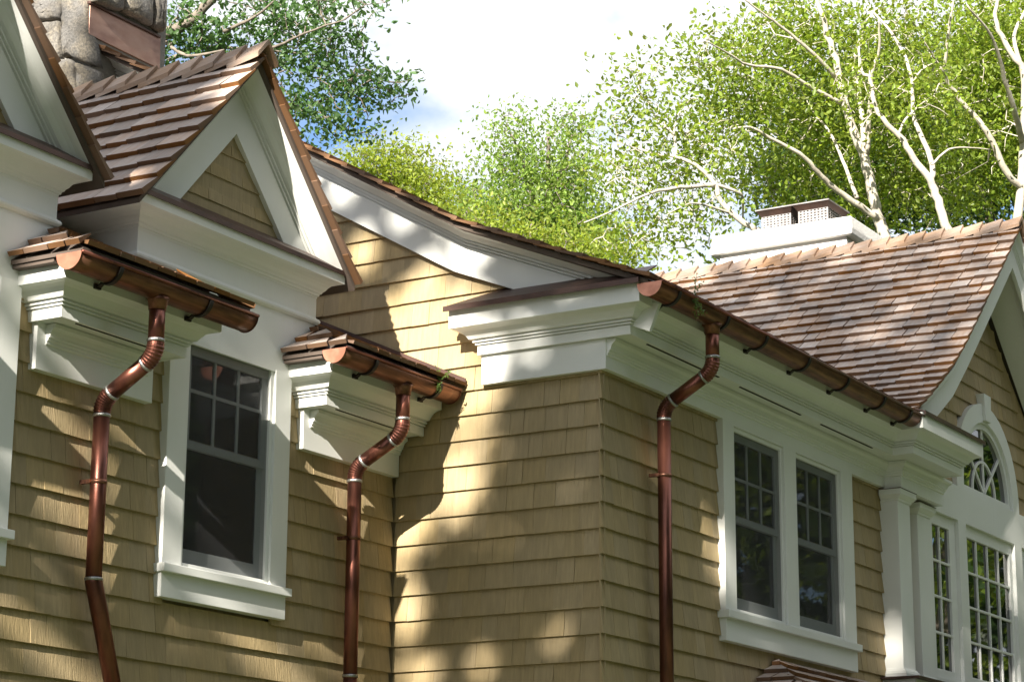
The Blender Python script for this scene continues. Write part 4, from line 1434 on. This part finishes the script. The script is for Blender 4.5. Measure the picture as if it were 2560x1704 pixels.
# sunlit trees in the gap between the gables
NL += bushy('rounded yellow-green sunlit tree just above the wing rake', 980, 600, 46.0,
            [(900, 420, 70, 75, 0), (985, 435, 90, 85, .5), (1070, 480, 90, 70, 0), (1150, 545, 90, 70, -.5), (900, 520, 90, 80, 1), (1010, 560, 120, 80, .5)], LEAVES['sunny'], 0.088, 130.0, 211, 'trees behind the house')
NL += bushy('bright green tree with two pointed tops behind the wing roof', 1370, 680, 44.0,
            [(1275, 330, 55, 62, 0), (1430, 340, 70, 66, .5), (1300, 430, 95, 75, .2), (1420, 450, 100, 80, .3), (1240, 520, 90, 70, -.4), (1370, 560, 130, 80, 0), (1480, 580, 90, 80, 0.8), (1200, 600, 80, 60, -.5)], LEAVES['fresh'], 0.092, 105.0, 212, 'trees behind the house')
NL += bushy('yellow-green bush filling the space below the two pointed treetops', 1330, 760, 40.0,
            [(1180, 560, 70, 50, 0), (1290, 610, 100, 60, 0), (1420, 640, 100, 60, 0), (1520, 650, 90, 60, .4)], LEAVES['sunny'], 0.085, 130.0, 213, 'trees behind the house')
# dark backing trees behind the grove
for i, (lab, x, D, bl) in enumerate([
    ('deep green tree standing in the shade behind the pale trunks', 2180, 44.0, [(2050, 430, 200, 130, 0), (2230, 480, 220, 120, 0), (2180, 300, 200, 150, .6), (2040, 260, 120, 110, 0)]),
    ('deep green tree filling the gaps behind the steep crowded stems', 2480, 45.0, [(2420, 420, 190, 140, 0), (2560, 380, 190, 170, .6), (2450, 220, 190, 160, .2), (2620, 150, 170, 170, 0)]),
]):
    NL += bushy(lab, x, 620, D, bl, LEAVES['deep'], 0.14, 26.0, 221 + i, 'trees behind the house', r=0.2, lpc=18, spread=0.42)
# oak at the upper left
D2 = 27.0
oak = [
    (rooted([at_depth(250, 330, D2 + 1), at_depth(300, 190, D2 + .6), at_depth(400, 95, D2), at_depth(470, 55, D2), at_depth(545, -20, D2)]), 0.14, 0.05),
    ([at_depth(400, 95, D2), at_depth(470, 140, D2 - .3), at_depth(560, 125, D2 - .6)], 0.03, 0.01),
    ([at_depth(420, 150, D2 + .8), at_depth(520, 118, D2 + .6), at_depth(660, 125, D2), at_depth(760, 85, D2 - .5), at_depth(860, 50, D2 - 1)], 0.03, 0.008),
    ([at_depth(560, 80, D2), at_depth(640, 40, D2 - .3), at_depth(700, -10, D2 - .5)], 0.024, 0.008),
    ([at_depth(660, 125, D2), at_depth(760, 135, D2 + .3), at_depth(900, 145, D2 + .5)], 0.016, 0.005),
    ([at_depth(640, 250, D2 + 1), at_depth(760, 260, D2 + .6), at_depth(880, 230, D2)], 0.02, 0.006),
]
bo = [(470, 60, 110, 90, 0), (600, 30, 130, 70, .3), (740, 40, 130, 70, 0), (860, 25, 80, 50, -.5), (560, 130, 120, 60, .5), (700, 130, 120, 70, .4), (850, 130, 90, 70, 0), (760, 215, 130, 60, .3), (890, 225, 75, 60, 0), (740, 290, 110, 55, .2), (850, 300, 100, 45, 0), (470, 130, 90, 60, .3), (940, 215, 35, 40, 0)]
NL += tree('oak_tree', 'dark blue-green oak branches hanging over the ridge of the dormer roof', 'tree', oak, [px_blob(x, y, rx, ry, D2 + d, 0.55) for x, y, rx, ry, d in bo], LEAVES['oak'], BARK, 0.078, 70.0, 231, 'trees behind the house', lpc=17, spread=0.13)[1]


# ------------------------------------------------------------------ trees on the near side of the house: they dapple its walls and show in its windows
def shadow_xy(P):
    """where a point's shadow falls on the plane of the gable wall: (y, z)"""
    s = (XB - P[:, 0]) / SUN_DIR[0]
    Q = P + s[:, None] * SUN_DIR
    return Q[:, 1:]
def sh(p):
    return shadow_xy(np.array([p], float))[0]
GAPS = []  # holes carved in the shade crowns where sun patches should land
def gap(p, r, rz=None):
    q = sh(p); GAPS.append((q[0], q[1], r, rz or r))
for (x, y, r, rz) in ((1010, 850, .25, .30), (1090, 800, .27, .36), (1150, 1000, .30, .42), (1120, 1190, .26, .30), (1020, 1345, .22, .12), (1010, 1520, .14, .22), (1060, 1680, .20, .12), (1210, 1660, .13, .10), (1390, 1590, .12, .07),
                      (900, 640, .16, .13), (1060, 690, .18, .15), (790, 415, .19, .16), (880, 470, .16, .13), (1180, 640, .17, .13), (1020, 545, .13, .10), (1190, 745, .16, .11), (1250, 905, .11, .10), (1340, 880, .10, .08), (1450, 775, .09, .08), (1000, 1240, .08, .08)):
    gap(on(x, y, 0, XB), r, rz)
for p, r, rz in (((8.2, 7.4, 3.02), .30, .30), ((10.4, 7.45, 3.0), .30, .30), ((10.25, 7.5, 4.2), .32, .35), ((8.9, 7.7, 3.8), .16, .16), ((12.85, YC, 2.35), .16, .22), ((15.8, 6.15, 2.05), .13, .24),
                 ((10.2, YA, 1.5), .22, .16), ((8.4, YA, 2.3), .22, .35), ((10.7, YA, 2.4), .16, .35), ((15.9, 7.6, 3.95), .10, .06), ((16.5, 7.8, 4.4), .12, .10), ((8.4, YA, 1.35), .3, .10), ((11.2, 10.2, 5.8), .16, .16), ((20, 8.9, 6.7), 1.3, 1.2), ((9.9, YA, 2.0), .2, .2)):
    gap(p, r, rz)
GAPS = np.array(GAPS)
def shade_keep(P):
    q = shadow_xy(P)
    k = np.ones(len(P), bool)
    wob = 0.95 + 0.28 * np.sin(19 * q[:, 0] + 12 * q[:, 1]) + 0.25 * np.sin(33 * q[:, 1] - 15 * q[:, 0] + 1.0)
    for (a, b, r, rz) in GAPS:
        k &= ((q[:, 0] - a) / r) ** 2 + ((q[:, 1] - b) / rz) ** 2 > wob
    k &= q[:, 1] < 9.6
    k &= ~((q[:, 1] > 5.2) & (np.sin(P[:, 0] * 91.7 + P[:, 1] * 57.3 + P[:, 2] * 133.1) > 0.90))   # crown top thinned to leak some sun onto the cross gable roof
    # nothing may hang into the camera's view
    v = P @ np.array([_f, _r2, _u2]).T
    k &= ~((v[:, 0] > 0.5) & (np.abs(v[:, 1]) < 0.32 * v[:, 0]) & (np.abs(v[:, 2]) < 0.25 * v[:, 0]))
    return k

def shade_tree(x, y, h, label, seed, blobs, n=2.6, size=0.20, keep=shade_keep, leaf='deep', lpc=16, spread=0.42, group='trees between the sun and the house'):
    limbs = [([np.array([x, y, GROUND]), np.array([x + .1, y, h * 0.35]), np.array([x - .1, y + .1, h * 0.7]), np.array([x, y, h])], 0.32, 0.05)]
    for c, r in blobs:
        c = np.array(c, float)
        s = np.array([x, y, max(2.0, c[2] - 2.5)])
        limbs.append(([s, (s + c) / 2 + np.array([0, 0, .4]), c], 0.065, 0.015))
    return tree('broadleaf_tree', label, 'tree', limbs, blobs, LEAVES[leaf], BARK, size, n, seed, group, lpc=lpc, spread=spread, keep=keep, twigs=False)[1]
# the shade zone in the plane of the gable wall is carried back along the sun to x = -6
def back(y, z, x):
    s = (XB - x) / SUN_DIR[0]
    return np.array([x, y - s * SUN_DIR[1], z - s * SUN_DIR[2]])
NL += shade_tree(-6.0, 1.7, 16.0, 'tall broadleaf tree on the lawn, shading the gable wall', 301, [(back(7.0, 3.2, -6.0), (1.5, 2.6, 2.6)), (back(6.4, 6.2, -6.6), (1.5, 2.6, 2.4)), (back(8.6, 4.6, -5.6), (1.4, 2.2, 2.2)), (back(6.6, 8.2, -6.2), (1.3, 2.4, 1.8))], n=8.0)
NL += shade_tree(-8.5, 5.7, 13.0, 'broadleaf tree on the lawn, shading the lower walls and the dormers', 302, [(back(8.2, 0.8, -8.5), (1.5, 2.6, 2.2)), (back(6.4, 0.9, -8.8), (1.4, 2.4, 2.2)), (back(9.6, 2.6, -8.2), (1.4, 2.2, 2.2)), (back(5.0, 3.6, -8.8), (1.4, 2.0, 2.4)), (back(7.2, 1.6, -7.6), (1.0, 1.6, 1.6))], n=8.0)
# seen only as reflections in the divided-light windows
for i, (x, y, h) in enumerate(((28, -2.5, 10), (34, -5.5, 11), (40, -2.5, 12), (38, -9.5, 12))):
    NL += shade_tree(x, y, h, 'broadleaf tree mirrored in the divided-light windows', 311 + i, [((x, y, h * .62), (2.4, 2.4, 3.0)), ((x + 1.2, y - 1.0, h * .35), (2.2, 2.2, 2.4)), ((x - 1.0, y + 1.2, h * .85), (2.0, 2.0, 1.8))], n=1.5, size=0.22, keep=None, leaf='beech', lpc=14, spread=0.5, group='trees mirrored in the windows')
# unseen ring of leaves added behind the camera to block sky light
_rg = np.random.default_rng(77)
_n = 60000
az = _rg.uniform(math.radians(-205), math.radians(2), _n)       # from -X round by -Y to +X
rad_ = 15 + 8 * _rg.uniform(0, 1, _n) ** 0.8 + 2 * np.sin(az * 7)
_off = np.degrees(np.abs(az - math.atan2(-SUN_DIR[1], -SUN_DIR[0])))
_el = np.where((_off < 26) | (np.degrees(az) > -42), 15.0, 15.0 + 43.0 * np.clip((_off - 26) / 14, 0, 1)) + 4 * np.sin(az * 9)
top_ = rad_ * np.tan(np.radians(_el))
zz_ = GROUND + (top_ - GROUND) * _rg.uniform(0.0, 1.0, _n) ** 0.8
wood = np.stack([rad_ * np.cos(az) + 3, rad_ * np.sin(az) - 1.5, zz_], axis=1)
_m = 14000
wood2 = np.stack([_rg.uniform(44, 58, _m), _rg.uniform(-34, 7, _m), GROUND + 23 * _rg.uniform(0, 1, _m)], axis=1)  # added behind the mirrored trees to keep sky out of the panes
_m = 16000                                                       # and the low far edge of the wood behind the house
_a = np.radians(_rg.uniform(4, 130, _m)); _r3 = _rg.uniform(50, 64, _m)
wood3 = np.stack([_r3 * np.cos(_a), _r3 * np.sin(_a), GROUND + (11.5 + 1.5 * np.sin(_a * 23) + 1.0 * np.sin(_a * 61)) * _rg.uniform(0, 1, _m)], axis=1)
wood = np.concatenate([wood, wood2, wood3])
ow = leaves_mesh('sky_block_woodland', wood, 0.95, 78, LEAVES['deep'], None, aspect=0.8)
tag(ow, 'unseen mass of leaves added round the clearing to cut sky light on the walls', 'sky_block_woodland', kind='stuff')
print('LEAVES', NL, 'OBJECTS', len(bpy.data.objects))
